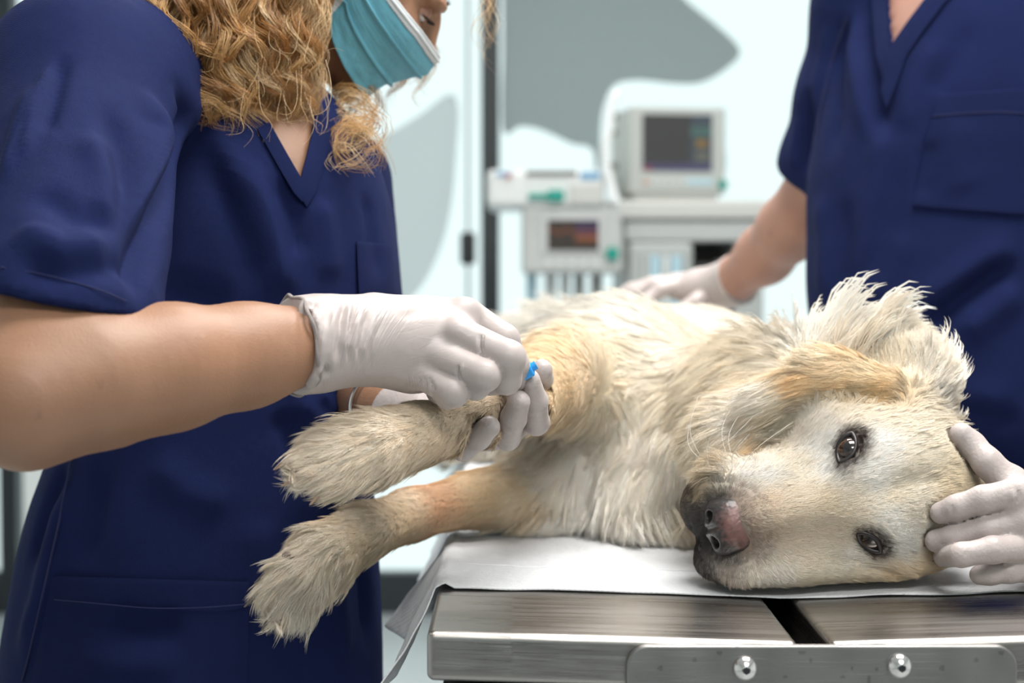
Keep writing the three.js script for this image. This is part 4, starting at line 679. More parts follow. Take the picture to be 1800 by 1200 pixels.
{
  const bodyField = (x, y, z) => {
    let d = smin(wArm(x, y, z), wFore(x, y, z), 0.03);
    d = smin(d, smin(wTorso(x, y, z) + 0.028, max(wTorso(x, y, z) + 0.006, wedge(x, y, z) - 0.006), 0.004), 0.01);
    d = smin(d, wFarArm(x, y, z), 0.02);
    d = smin(d, wHead(x, y, z), 0.02);
    return d;
  };
  const g = skin(bodyField, [-0.66, 0.93, -1.86], [0.03, 1.46, -1.0], 0.006);
  part(woman, 'body', metreUV(paint(g, skinTone([0.285, 0.148, 0.085], 0.3)), 0.8, -0.6), M.skin);
  log('woman body');
  const c = skin(wTop, [-0.70, 0.75, -1.83], [-0.06, 1.42, -0.97], 0.0044);
  displace(c, (x, y, z) => 1.35 * wFolds(x, y, z) + 0.0016 * fbm(x * 22, y * 14, z * 22, 2) + 0.0005 * fbm(x * 90, y * 60, z * 90, 2));
  const top = part(woman, 'scrub_top', metreUV(c, 0.85, -0.5), M.navy, 'navy V-neck scrub top');
  log('woman top');
  // sewn-on pieces
  part(top, 'pocket', patchOn(wTopF, [[95, 1012], [438, 1022], [432, 1235], [52, 1235]], 30, 20, 0.0022, 0.0016, 1.0, 1.8), M.navyTrim, 'large front pocket');
  part(top, 'pocket', patchOn(wTopF, [[624, 424], [684, 430], [690, 520], [628, 520]], 12, 12, 0.0020, 0.0014, 1.0, 1.9), M.navyTrim, 'small chest pocket');
  const band = (pts, wpx) => { const rows = [[], []]; pts.forEach(([x, y, nx, ny]) => { for (const k of [0, 1]) { const h = hit(wTop0, x + nx * wpx * k, y + ny * wpx * k, 1.0, 1.9); if (h) rows[k].push(add(h, mul(grad(wTop0, h, 0.006), 0.0028))); } }); const n = min(rows[0].length, rows[1].length); return sheet([rows[0].slice(0, n), rows[1].slice(0, n)], 0.002, [0, 0, 1]); };
  part(top, 'neck_band', band([[472, 218, -0.86, 0.5], [487, 245, -0.86, 0.5], [502, 272, -0.86, 0.5], [517, 298, -0.86, 0.5], [531, 322, -0.7, 0.75], [536, 332, -0.3, 1]], 24), M.navyTrim);
  part(top, 'neck_band', band([[551, 205, 0.98, 0.22], [545, 240, 0.98, 0.22], [537, 275, 0.98, 0.22], [530, 300, 0.95, 0.3], [526, 320, 0.8, 0.6], [520, 336, 0.5, 0.9]], 32), M.navyTrim);
  // stitched seams
  const seam = (run, n, r, lift) => { const q = []; for (const [x, y] of run) { const h = hit(wTopF, x, y, 0.9, 1.9); if (h) q.push(add(h, mul(grad(wTopF, h, 0.004), lift))); } return tube(q, r, n, 5); };
  part(top, 'seam', seam([[128, 800], [118, 850], [104, 920], [88, 990], [68, 1080], [52, 1150], [40, 1196]], 80, 0.0011, 0.0008), M.thread);
  part(top, 'seam', seam([[100, 1053], [180, 1060], [270, 1066], [360, 1066], [436, 1060]], 80, 0.0005, 0.0040), M.thread);
  part(top, 'seam', seam([[2, 470], [60, 480], [120, 494], [180, 512], [222, 530]], 80, 0.0005, 0.0006), M.thread);
  // trousers and shoes below the picture
  const hx = woman.position.x, L1 = chain([[[hx - 0.03, 0.82, -1.505], 0.085], [[hx - 0.05, 0.5, -1.45], 0.075], [[hx - 0.06, 0.09, -1.45], 0.06]], 0.04), L2 = chain([[[hx + 0.05, 0.82, -1.62], 0.085], [[hx + 0.06, 0.5, -1.65], 0.075], [[hx + 0.05, 0.09, -1.66], 0.06]], 0.04);
  const tg = skin((x, y, z) => max(union([L1, L2], 0.05)(x, y, z), 0.05 - y), [hx - 0.26, 0.03, -1.86], [hx + 0.26, 0.98, -1.25], 0.014);
  part(woman, 'trousers', metreUV(tg, 0.85, -0.5), M.navy);
  for (const z of [-1.45, -1.66]) { const s = skin((x, y, q) => max(union([ell([hx + 0.03, 0.05, z], [0.14, 0.055, 0.048]), ell([hx - 0.05, 0.07, z], [0.05, 0.06, 0.045])], 0.03)(x, y, q), 0.002 - y), [hx - 0.2, -0.01, z - 0.09], [hx + 0.22, 0.16, z + 0.09], 0.008); part(woman, 'shoe', s, M.white); }
}
log('woman dress');

// ------------------------------------------------------------------ gloved hands
// fingers: runs of [point, radius]; palm: runs from the wrist to the knuckles
function hand(palm, fingers, kPalm = 0.016, kRoot = 0.012, kTip = 0.0009) {
  const pf = union(palm, kPalm), ff = fingers.map((js) => [chain(js, 0.004), js[0][0]]);
  return (x, y, z) => {
    const p = pf(x, y, z); let d = p;
    for (const [q, m] of ff) { const r2 = ((x - m[0]) ** 2 + (y - m[1]) ** 2 + (z - m[2]) ** 2) / 2.2e-4, k = kTip + kRoot * exp(-r2); d = smin(d, q(x, y, z), k); }
    return d;
  };
}
const wrinkles = (list, w = 0.0016) => foldField(list.map(([pts, h, ww]) => ({ pts, w: ww ?? w, h })));
const boundsOf = (js, m) => { const lo = [1e9, 1e9, 1e9], hi = [-1e9, -1e9, -1e9]; for (const q of js) for (let i = 0; i < 3; i++) { lo[i] = min(lo[i], q[i] - m); hi[i] = max(hi[i], q[i] + m); } return [lo, hi]; };

// --- her right hand: a loose fist seen from the back, pinching at the dog's foreleg
const rW = P(575, 602, 1.226);
const rMCP = [P(822, 562, 1.285), P(805, 588, 1.252), P(772, 628, 1.243), P(728, 655, 1.248)];
const rPalm = [
  chain([[P(560, 603, 1.222), 0.0335], [P(612, 596, 1.236), 0.0285], [P(660, 590, 1.245), 0.029]], 0.012),
  cap(P(660, 580, 1.265), P(808, 562, 1.285), 0.026, 0.0175), cap(P(660, 590, 1.25), P(795, 586, 1.262), 0.026, 0.0185), cap(P(655, 606, 1.245), P(758, 622, 1.256), 0.024, 0.0175), cap(P(650, 618, 1.245), P(722, 650, 1.254), 0.022, 0.0155), ell(P(735, 610, 1.27), [0.045, 0.034, 0.025]),
  cap(P(660, 585, 1.29), P(790, 600, 1.33), 0.022, 0.016),
];
const rFingers = [
  [[P(822, 553, 1.283), 0.0130], [P(886, 596, 1.276), 0.0118], [P(906, 640, 1.284), 0.0105], [P(905, 668, 1.30), 0.0095]],      // index
  [[P(806, 588, 1.252), 0.0140], [P(894, 628, 1.232), 0.0128], [P(890, 667, 1.243), 0.0112], [P(862, 672, 1.268), 0.0105]],       // middle
  [[P(773, 626, 1.243), 0.0132], [P(852, 660, 1.225), 0.0120], [P(836, 678, 1.236), 0.0105], [P(812, 672, 1.262), 0.0100]],       // ring
  [[P(736, 654, 1.247), 0.0122], [P(798, 689, 1.230), 0.0112], [P(788, 694, 1.242), 0.0102], [P(770, 688, 1.262), 0.0095]],      // little
  [[P(770, 610, 1.33), 0.0135], [P(850, 640, 1.335), 0.012], [P(905, 664, 1.318), 0.0105]],                                    // thumb, behind
];
const rCuff = chain([[P(608, 598, 1.234), 0.0300], [P(575, 602, 1.226), 0.0330], [P(528, 607, 1.212), 0.0368]], 0.01);
const rEnd = plane3(P(516, 606, 1.21), norm(sub(P(522, 604, 1.212), P(600, 598, 1.236))));
function plane3(a, n) { return (x, y, z) => (x - a[0]) * n[0] + (y - a[1]) * n[1] + (z - a[2]) * n[2]; }
const rHand0 = hand(rPalm, rFingers);
const rKnuckles = [[P(818, 545, 1.268), 0.013], [P(804, 584, 1.242), 0.012]].map(([c, r]) => ell(c, [r, r, r]));
const rHandK = (x, y, z) => { let d = rHand0(x, y, z); for (const k of rKnuckles) d = smin(d, k(x, y, z) + 0.003, 0.010); return smin(d, smax(rCuff(x, y, z), rEnd(x, y, z), 0.003), 0.012); };
// creases where the fingers part
const wr = (f, run) => onto(f, run, 1.0, 1.5);
const rWr = wrinkles([
  [wr(rHandK, [[606, 528], [600, 560], [596, 600], [592, 640]]), -0.0032, 0.0022], [wr(rHandK, [[616, 526], [611, 560], [606, 600], [604, 640]]), 0.0022, 0.0018], [wr(rHandK, [[626, 526], [618, 565], [613, 605], [612, 645]]), -0.0030, 0.0018], [wr(rHandK, [[640, 532], [628, 570], [622, 610], [620, 648]]), 0.0020, 0.0017], [wr(rHandK, [[652, 536], [640, 572], [632, 612], [630, 652]]), -0.0022, 0.0017], [wr(rHandK, [[664, 545], [652, 580], [642, 615], [638, 655]]), 0.0016, 0.0016], [wr(rHandK, [[676, 555], [662, 588], [652, 622], [646, 655]]), -0.0016, 0.0016],
  [wr(rHandK, [[590, 530], [584, 570], [580, 620], [582, 660]]), 0.0024, 0.003], [wr(rHandK, [[572, 640], [560, 655], [545, 668], [535, 676]]), 0.003, 0.003], [wr(rHandK, [[552, 560], [545, 600], [540, 640]]), -0.002, 0.004], [wr(rHandK, [[575, 560], [566, 610], [560, 650]]), 0.0018, 0.0035], [wr(rHandK, [[570, 640], [575, 655], [555, 662]]), -0.003, 0.003], [wr(rHandK, [[545, 524], [530, 545], [520, 570]]), 0.0035, 0.003], [wr(rHandK, [[556, 528], [540, 552], [530, 575]]), -0.0035, 0.003],
  [wr(rHandK, [[722, 640], [738, 670], [735, 690]]), -0.0014, 0.0012], [wr(rHandK, [[735, 648], [750, 676], [748, 694]]), -0.0014, 0.0012], [wr(rHandK, [[748, 656], [764, 684], [760, 700]]), -0.0014, 0.0012], [wr(rHandK, [[845, 585], [843, 605], [845, 622]]), -0.002, 0.0016], [wr(rHandK, [[806, 640], [804, 655], [806, 668]]), -0.002, 0.0014], [wr(rHandK, [[812, 640], [809, 655]]), 0.0012, 0.0012],
  [wr(rHandK, [[700, 560], [740, 545], [790, 540]]), -0.0012, 0.004],
]);
function glove(parent, f, lo, hi, h, wrf, fine, label) {
  const g = skin(f, lo, hi, h);
  displace(g, (x, y, z) => (wrf ? wrf(x, y, z) : 0) + fine * (fbm(x * 160, y * 160, z * 160, 2)));
  return part(parent, 'glove', metreUV(g, 1, 0.3), M.latex, label);
}
{
  const [lo, hi] = boundsOf([...rFingers.flat().map((q) => q[0]), P(510, 600, 1.2), P(520, 530, 1.2), P(520, 690, 1.2), P(660, 590, 1.29)], 0.04);
  const gl = glove(woman, rHandK, lo, hi, 0.0017, rWr, 0.0002, 'off-white latex glove on the near hand');
  // fine creases of the stretched latex: close lines round the wrist, short ones at the finger roots
  { const W2 = 1024, H2 = 512, cv = document.createElement('canvas'); cv.width = W2; cv.height = H2; const cx = cv.getContext('2d'); cx.fillStyle = '#808080'; cx.fillRect(0, 0, W2, H2);
    const a0 = P(500, 500, 1.23), b0 = P(960, 730, 1.23), U = (px) => (px - 500) / 460 * W2, Q = (py) => (py - 500) / 230 * H2;
    const line = (pts, w, up, k) => { for (const [f, al] of [[4, 0.10], [2.4, 0.18], [1.2, 0.25]]) { cx.strokeStyle = (up ? 'rgba(255,255,255,' : 'rgba(0,0,0,') + al * k + ')'; cx.lineWidth = w * f; cx.lineCap = 'round'; cx.beginPath(); cx.moveTo(U(pts[0][0]), Q(pts[0][1])); cx.quadraticCurveTo(U(pts[1][0]), Q(pts[1][1]), U(pts[2][0]), Q(pts[2][1])); cx.stroke(); } };
    seed(31);
    for (let i = 0; i < 22; i++) { const x = 610 + i * 3.6 + gauss() * 1.2, y0 = 530 + i * 0.8 + rr(0, 22), y1 = 656 - rr(0, 30), k = 1 - i / 30; line([[x + 20 + i * 0.9, y0], [x + 4, (y0 + y1) / 2], [x - 6, y1]], rr(1.6, 2.6), i % 2, k); }
    for (let i = 0; i < 9; i++) { const x = 525 + i * 8 + gauss() * 3; line([[x + 12, 535 + rr(0, 20)], [x + 2, 600], [x + gauss() * 6, 660]], rr(2, 4), i % 2, 0.5); }
    for (let i = 0; i < 8; i++) line([[540 + i * 7, 640 + gauss() * 10], [545 + i * 6, 655], [528 + i * 8, 672 + gauss() * 4]], rr(2, 3.5), i % 2, 0.9);
    for (let i = 0; i < 8; i++) line([[716 + i * 7, 660 + i * 3], [720 + i * 7, 672 + i * 3], [716 + i * 7, 684 + i * 2.4]], rr(1.6, 2.4), i % 2, 0.9);
    for (const [x, y] of [[806, 655], [845, 604]]) for (let i = 0; i < 3; i++) line([[x + i * 3, y - 14], [x - 3 + i * 3, y], [x + i * 3, y + 12]], 1.8, i % 2, 0.8);
    for (let i = 0; i < 70; i++) { const x = rr(640, 800), y = rr(530, 660), an = rr(-0.9, 0.3); line([[x, y], [x + cos(an) * 14, y + sin(an) * 14 + gauss() * 3], [x + cos(an) * 30, y + sin(an) * 30]], rr(1.5, 3), i % 2, 0.16); }
    const t = new THREE.CanvasTexture(cv), m = M.latex.clone(); m.bumpMap = t; m.bumpScale = 0.0011; gl.material = m;
    const p = gl.geometry.attributes.position, uv = gl.geometry.attributes.uv; for (let i = 0; i < p.count; i++) uv.setXY(i, (p.getX(i) - a0[0]) / (b0[0] - a0[0]), (p.getY(i) - b0[1]) / (a0[1] - b0[1])); }
  // rolled rim of the cuff
  const ax = norm(sub(P(522, 604, 1.212), P(600, 598, 1.236))), s1 = norm(cross(ax, [0, 1, 0])), s2 = cross(ax, s1), c = P(517, 606, 1.2105), rim = [];
  for (let k = 0; k < 40; k++) { const a = k / 40 * 2 * PI, r = 0.0368 + 0.0012 * sin(5 * a + 1) + 0.0009 * sin(9 * a); rim.push(add(c, add(add(mul(s1, cos(a) * r), mul(s2, sin(a) * r * 1.0)), mul(ax, 0.003 * sin(2 * a + 0.6) + 0.0015 * sin(7 * a))))); }
  part(gl, 'cuff_rim', tube(rim, 0.0016, 160, 8, true), M.latex);
}
// --- her left hand: cradles the foreleg from below, fingertips coming up in front
const lPalm = [chain([[P(735, 745, 1.375), 0.026], [P(790, 735, 1.385), 0.026], [P(850, 730, 1.395), 0.027]], 0.012), cap(P(850, 730, 1.395), P(925, 725, 1.395), 0.024, 0.018), cap(P(830, 740, 1.395), P(870, 750, 1.39), 0.020, 0.016)];
const lFingers = [
  [[P(938, 722, 1.392), 0.0110], [P(943, 742, 1.352), 0.0106], [P(941, 705, 1.316), 0.0100], [P(930, 668, 1.304), 0.0090]],
  [[P(910, 745, 1.392), 0.0110], [P(892, 768, 1.345), 0.0106], [P(902, 736, 1.305), 0.0102], [P(912, 706, 1.293), 0.0092]],
  [[P(866, 750, 1.39), 0.0108], [P(814, 786, 1.318), 0.0106], [P(840, 768, 1.294), 0.0102], [P(860, 750, 1.284), 0.0088]],
  [[P(835, 745, 1.39), 0.0100], [P(786, 782, 1.345), 0.0098], [P(790, 780, 1.325), 0.0092], [P(800, 772, 1.305), 0.0082]],
  [[P(900, 690, 1.42), 0.0120], [P(950, 665, 1.385), 0.0105], [P(952, 650, 1.352), 0.0092]],
];
const lHand = hand(lPalm, lFingers, 0.014, 0.008);
const lCuff = smCuff(P(745, 743, 1.378), P(700, 735, 1.405), 0.027, 0.033);
function smCuff(a, b, ra, rb) { const c = cap(a, b, ra, rb), e = plane3(b, norm(sub(b, a))); return (x, y, z) => smax(c(x, y, z), e(x, y, z), 0.003); }
const lHandC = (x, y, z) => smin(lHand(x, y, z), lCuff(x, y, z), 0.012);
{
  const [lo, hi] = boundsOf([...lFingers.flat().map((q) => q[0]), P(695, 740, 1.41), P(735, 750, 1.37)], 0.046);
  const nail = wrinkles(lFingers.slice(0, 3).map((js) => [[add(js[3][0], [0, 0.004, 0.008]), add(lerp3(js[2][0], js[3][0], 0.6), [0.002, 0, 0.009])], 0.0012, 0.004]));
  const gl = glove(woman, lHandC, lo, hi, 0.0021, nail, 0.0002, 'off-white latex glove on the hand under the foreleg');
}
// --- blue cap of the needle between her fingers
{
  const c = P(925, 652, 1.292), t = thing('needle_cap', 'small bright blue plastic needle hub between the gloved fingertips', 'needle', c);
  const m = std({ color: lin(0.02, 0.30, 0.75), roughness: 0.35 }), g = box(0.0115, 0.0105, 0.0105, 0, 0, 0, 0.002); g.rotateZ(0.5); g.rotateX(0.4); g.translate(...c); part(t, 'hub', g, m);
  part(t, 'wing', rod(add(c, [-0.004, -0.001, 0.001]), add(c, [-0.011, -0.0045, 0.002]), 0.0032, 14, 0.0024), m);
  part(t, 'collar', rod(add(c, [0.003, 0.002, 0]), add(c, [0.008, 0.005, 0]), 0.0036, 14), m);
  part(t, 'needle', rod(add(c, [-0.010, -0.004, 0.002]), add(c, [-0.024, -0.012, 0.004]), 0.0004, 8), M.chrome);
}
// --- silver bangle at the far wrist
{ const c = P(676, 712, 1.43), ax = norm(sub(P(735, 755, 1.365), P(660, 712, 1.45))), s1 = norm(cross(ax, [0, 1, 0])), s2 = cross(ax, s1), pts = []; for (let k = 0; k < 40; k++) { const a = k / 40 * 2 * PI; pts.push(add(c, add(mul(s1, cos(a) * 0.032), mul(s2, sin(a) * 0.032)))); }
  part(woman, 'bangle', tube(pts, 0.0022, 120, 8, true), M.chrome, 'thin silver bangle'); }
const heldBy = [rHandK, lHandC];
log('gloves');

// ------------------------------------------------------------------ face mask, eyes and brows
{
  // the sheet follows the face from one ear over the nose to the other, bridging the hollows
  const NU = 70, NV = 60, A0 = 1.78, levels = (u, v) => { const c = max(0.001, cos(u)), t = mix(-0.2, -1.7, pow(c, 0.7)), b = mix(-6.6, -9.7, pow(c, 0.6)); return mix(t, b, v); };
  const dist = []; for (let i = 0; i <= NV; i++) { const r = []; for (let j = 0; j <= NU; j++) { const a = mix(A0, -A0, j / NU), h = levels(a, i / NV), d = add(mul(wFd, cos(a)), mul(wR, sin(a))), o = wp(1.6, 0, h); let t = 0.15; while (t > 0 && wHead(...add(o, mul(d, t))) > 0) t -= 0.0015; r.push(max(t, 0.055)); } dist.push(r); }
  for (let pass = 0; pass < 26; pass++) for (let i = 0; i <= NV; i++) for (let j = 0; j <= NU; j++) { const q = (a, b) => dist[clamp(a, 0, NV)][clamp(b, 0, NU)], m = (q(i - 3, j) + q(i + 3, j)) / 2, n = (q(i, j - 2) + q(i, j + 2)) / 2; dist[i][j] = max(dist[i][j], m * 0.999, n * 0.997); }
  const surf = (u, v) => { const a = mix(A0, -A0, u), h = levels(a, v), d = add(mul(wFd, cos(a)), mul(wR, sin(a))), i = min(NV, Math.round(v * NV)), j = min(NU, Math.round(u * NU)); return add(wp(1.6, 0, h), mul(d, dist[i][j] + 0.0035)); };
  const inner = wp(1.6, 0, -5);
  const rows = []; let band = [], stitch = [];
  for (let i = 0; i <= NV; i++) { const v = i / NV, row = []; for (let j = 0; j <= NU; j++) { const u = j / NU, p = surf(u, v), n = norm(sub(p, inner));
    let o = 0; for (const [e, d] of [[0.38, 0.0055], [0.68, 0.0055]]) { const t = (v - e) / 0.22; if (t > -0.22 && t < 1) o += t < 0 ? d * (1 + t / 0.22) : d * -0.0 + 0; }
    o += 0.0011 * fbm(u * 9, v * 14, 1, 3) + 0.0014 * fbm(u * 30, v * 8, 4, 2) * (v > 0.12 ? 1 : 0.3);
    row.push(add(p, mul(n, o))); } rows.push(row); }
  const g = sheet(rows.slice(8), 0.0012, norm(sub(surf(0.3, 0.5), inner)));
  const m = part(woman, 'face_mask', g, std({ color: lin(0.14, 0.43, 0.55), roughness: 0.75, bumpMap: rep(paperBump, 14), bumpScale: 0.0006, sheen: 0.3, sheenColor: lin(0.6, 0.8, 0.9) }), 'pleated blue surgical face mask');
  const white = std({ color: lin(0.62, 0.66, 0.68), roughness: 0.7 });
  const bandRows = rows.slice(0, 9).map((r) => r.map((p) => add(p, mul(norm(sub(p, inner)), 0.0008))));
  part(m, 'upper_band', sheet(bandRows, 0.0016, norm(sub(surf(0.3, 0.1), inner))), white, 'white upper band');
  part(m, 'nose_wire', tube(rows[4].slice(8, 60).map((p) => add(p, mul(norm(sub(p, inner)), 0.0016))), 0.0018, 120, 6), white);
  const dots = []; for (let j = 4; j < NU - 4; j += 0.75) { const a = rows[8][floor(j)], b = rows[8][min(NU, floor(j) + 1)], p = lerp3(a, b, j % 1), n = norm(sub(p, inner)), d = new THREE.SphereGeometry(0.0007, 5, 4); d.translate(...add(p, mul(n, 0.0019))); dots.push(d); }
  const st = part(m, 'stitching', merge(dots), std({ color: lin(0.34, 0.42, 0.46), roughness: 0.7 })); st.userData.kind = 'stuff';
  part(m, 'side_binding', sheet([rows.map((r) => add(r[0], mul(norm(sub(r[0], inner)), 0.001))), rows.map((r) => add(r[3], mul(norm(sub(r[3], inner)), 0.001)))], 0.002, norm(sub(surf(0, 0.5), inner))), white);
  part(m, 'ear_loop', tube([rows[0][0], wp(-0.5, 8.2, 1.6), wp(-2.4, 8.1, 0.6), wp(-2.6, 7.9, -2.4), rows[NV][0]], 0.0013, 50, 6), white);
  // eyes, lids, brows
  for (const s of [1, -1]) {
    const c = wp(7.15, 3.2 * s, -0.1), e = new THREE.SphereGeometry(0.012, 28, 20); e.translate(...c); const look = norm(add(wFd, mul(wU, -0.35)));
    paint(e, (x, y, z) => { const a = Math.acos(clamp(dot(norm(sub([x, y, z], c)), look), -1, 1)); return a < 0.24 ? [0.005, 0.005, 0.005] : a < 0.5 ? [0.06, 0.05, 0.04] : [0.5, 0.46, 0.44]; });
    part(woman, 'eye', e, std({ color: lin(1, 1, 1), vertexColors: true, roughness: 0.15, clearcoat: 1 }));
    const lid = new THREE.SphereGeometry(0.0134, 28, 16, 0, 2 * PI, 0, PI * 0.52); lid.applyQuaternion(new THREE.Quaternion().setFromUnitVectors(new THREE.Vector3(0, 1, 0), V3(norm(add(mul(wU, 0.8), mul(wFd, 0.12)))))); lid.translate(...c); paint(lid, () => [0.36, 0.19, 0.13]); part(woman, 'eyelid', metreUV(lid, 1, 0), M.skin);
    const lash = []; for (let k = 0; k < 26; k++) { const a = mix(-1.1, 1.1, k / 25), d = norm(add(add(mul(wFd, cos(a)), mul(wR, sin(a))), mul(wU, -0.02))), q = add(c, mul(d, 0.0134)); lash.push(tube([q, add(q, add(mul(d, 0.004), mul(wU, -0.0015))), add(q, add(mul(d, 0.008), mul(wU, 0.0008)))], 0.00035, 5, 4)); }
    part(woman, 'eyelashes', merge(lash), M.black).userData.kind = 'stuff';
    const brow = []; for (let k = 0; k < 90; k++) { const t = rnd(), p0 = wp(8.6 - 2.4 * t * t, s * (1.6 + 3.6 * t), 1.7 + 0.7 * t - 0.9 * t * t), h0 = add(p0, mul(wU, gauss() * 0.0018)), d = wHead(...h0), n = grad(wHead, h0), q = sub(h0, mul(n, d - 0.0003)); brow.push(tube([q, add(q, add(mul(wR, s * 0.004), mul(wU, 0.002))), add(q, add(mul(wR, s * 0.008), mul(wU, 0.001)))], 0.0004, 4, 3)); }
    part(woman, 'eyebrow', merge(brow), std({ color: lin(0.11, 0.065, 0.035), roughness: 0.6 })).userData.kind = 'stuff';
  }
}
log('mask');

// ------------------------------------------------------------------ wavy blonde hair, lock by lock
{
  seed(4242);
  const pos = [], col = [], idx = [];
  const tones = [[0.54, 0.285, 0.10], [0.68, 0.42, 0.18], [0.44, 0.205, 0.06], [0.80, 0.60, 0.36], [0.60, 0.34, 0.125], [0.26, 0.12, 0.038]];
  function strand(curve, n, r, c) {
    const base = pos.length / 3, L = curve.length;
    for (let i = 0; i < L; i++) {
      const a = curve[max(0, i - 1)], b = curve[min(L - 1, i + 1)], t = norm(sub(b, a)), s = norm(cross(t, [0.3, 0.2, 0.93])), q = cross(t, s), w = r * (1 - 0.75 * pow(i / (L - 1), 3));
      for (let k = 0; k < 3; k++) { const an = k * 2.0944; pos.push(curve[i][0] + (s[0] * cos(an) + q[0] * sin(an)) * w, curve[i][1] + (s[1] * cos(an) + q[1] * sin(an)) * w, curve[i][2] + (s[2] * cos(an) + q[2] * sin(an)) * w); col.push(...c); }
    }
    for (let i = 0; i < L - 1; i++) for (let k = 0; k < 3; k++) { const a = base + i * 3 + k, b = base + i * 3 + (k + 1) % 3; idx.push(a, b, a + 3, b, b + 3, a + 3); }
  }
  // a lock: a guide run, a wave that grows towards the tip, and hairs round it
  function lock(pts, hairs, thick, amp, wavelength, tone, r = 0.00027) {
    const guide = smoothRun(pts, 40), L = guide.length; let total = 0; const arc = [0]; for (let i = 1; i < L; i++) { total += len(sub(guide[i], guide[i - 1])); arc.push(total); }
    const ph = rr(0, 6.28), chi = rnd() < 0.5 ? 1 : -1, fr = 2 * PI / wavelength * rr(0.85, 1.2);
    for (let h = 0; h < hairs; h++) {
      const oa = rr(0, 6.28), orr = sqrt(rnd()) * thick, dph = gauss() * 0.35, k2 = rr(0.75, 1.2), from = rnd() < 0.85 ? 0 : floor(rr(0, L * 0.3)), to = floor(L * rr(0.8, 1)), c = mul(lerp3(tones[tone], tones[floor(rnd() * 6)], rnd() * 0.5), rr(0.8, 1.2)), stray = rnd() < 0.07 ? rr(2, 4.5) : 1, out = [];
      for (let i = from; i < to; i += 1) {
        const t = i / (L - 1), a = norm(sub(guide[min(L - 1, i + 1)], guide[max(0, i - 1)])), s = norm(cross(a, [0.1, 0.15, 1])), q = cross(a, s), g = amp * k2 * sstep(0.02, 0.6, t), w = arc[i] * fr + ph + dph;
        const rad = orr * (0.55 + 0.6 * abs(sin(t * 5 + ph))) * mix(1, stray, t);
        out.push(add(guide[i], add(mul(s, cos(w) * g + cos(oa) * rad), mul(q, chi * sin(w) * g * 0.8 + sin(oa) * rad))));
      }
      if (out.length > 3) strand(out, 0, r * rr(0.8, 1.25), c);
    }
  }
  const J = (x, y, d, j) => P(x + gauss() * j, y + gauss() * j * 0.7, d + gauss() * j * 0.0006);
  // near curtain: from the crown over the shoulder
  for (let k = 0; k < 105; k++) {
    const t = rnd(), x0 = mix(300, 560, t), x1 = mix(268, 560, pow(t, 0.9)), x2 = mix(330, 552, t), x3 = mix(395, 548, t), d = mix(1.425, 1.485, t) + gauss() * 0.02, yEnd = mix(205, 250, sin(t * PI)) + 8 + gauss() * 18;
    lock([J(x0 + 60, -190, d + 0.03, 10), J(mix(x0, x1, 0.4) + 20, -90, d, 12), J(x1, 20, d - 0.012, 12), J(mix(x1, x2, 0.6), 100, d - 0.008, 12), J(x2, 165, d, 12), J(mix(x2, x3, 0.7), yEnd, d + 0.008, 12)], 30, 0.0055, rr(0.006, 0.012), rr(0.045, 0.075), floor(rnd() * 6));
  }
  // left fringe lying over the shoulder
  for (let k = 0; k < 16; k++) {
    const t = rnd(), d = 1.44 + gauss() * 0.015; lock([J(430, -150, d + 0.02, 14), J(330, -60, d, 14), J(250, 0, d - 0.01, 10), J(mix(150, 260, t), mix(58, 70, t), d - 0.02, 8), J(mix(130, 290, t), mix(66, 120, t), d - 0.03, 8)], 16, 0.004, rr(0.003, 0.007), 0.05, floor(rnd() * 5));
  }
  for (let k = 0; k < 14; k++) { const t = rnd(), d = 1.42 + gauss() * 0.01; lock([J(390, -80, d, 12), J(310, 20, d, 12), J(mix(268, 330, t), 95, d, 12), J(mix(290, 360, t), 140 + 40 * t, d, 12), J(mix(300, 400, t), 180 + 50 * t, d + 0.01, 14)], 14, 0.005, 0.009, 0.05, floor(rnd() * 6)); }
  // locks by the cheek and over the mask edge
  for (let k = 0; k < 9; k++) { const t = rnd(), d = 1.475; lock([J(600, -140, d, 8), J(575, -50, d, 6), J(mix(545, 572, t), 40, d - 0.006, 5), J(mix(545, 566, t), 120, d, 6), J(mix(530, 556, t), 190, d + 0.01, 8), J(mix(525, 552, t), 245, d + 0.02, 10)], 9, 0.004, 0.005, 0.06, 3); }
  // far side: locks hanging beyond the chin and the nose
  for (let k = 0; k < 10; k++) { const t = rnd(), d = 1.66 + gauss() * 0.015, x = mix(596, 640, t); lock([J(640, -40, d, 8), J(x + 26, 80, d, 8), J(x, 150, d - 0.06, 8), J(mix(612, 645, t), 215, d - 0.15, 8), J(mix(604, 664, t), 270, d - 0.205, 8), J(mix(612, 660, t), 312, d - 0.215, 10)], 12, 0.005, rr(0.012, 0.022), 0.09, [0, 1, 3, 4][floor(rnd() * 4)]); }
  for (const [x, y0, y1] of [[700, 60, 190], [712, 70, 175], [690, 90, 200], [742, 30, 195], [752, 40, 175], [735, 50, 160], [760, 20, 130], [668, 110, 220], [748, 60, 150]]) lock([J(x - 20, -60, 1.69, 6), J(x, y0, 1.69, 4), J(x + 4, (y0 + y1) / 2, 1.69, 5), J(x - 8, y1, 1.69, 6)], 18, 0.0035, 0.007, 0.05, floor(rnd() * 5));
  // loose single hairs
  for (let k = 0; k < 80; k++) { const x = rr(230, 570), y = rr(60, 235), d = rr(1.41, 1.48), a = rr(-0.6, 2.4), l = rr(30, 95); lock([P(x, y - 60, d + 0.02), P(x + gauss() * 16, y, d), P(x + cos(a) * l * 0.6, y + sin(a) * l * 0.5, d - 0.01), P(x + cos(a + 0.5) * l, y + sin(a + 0.5) * l * 0.8, d - 0.012)], 1, 0.001, 0.0012, 0.06, 3, 0.00018); }
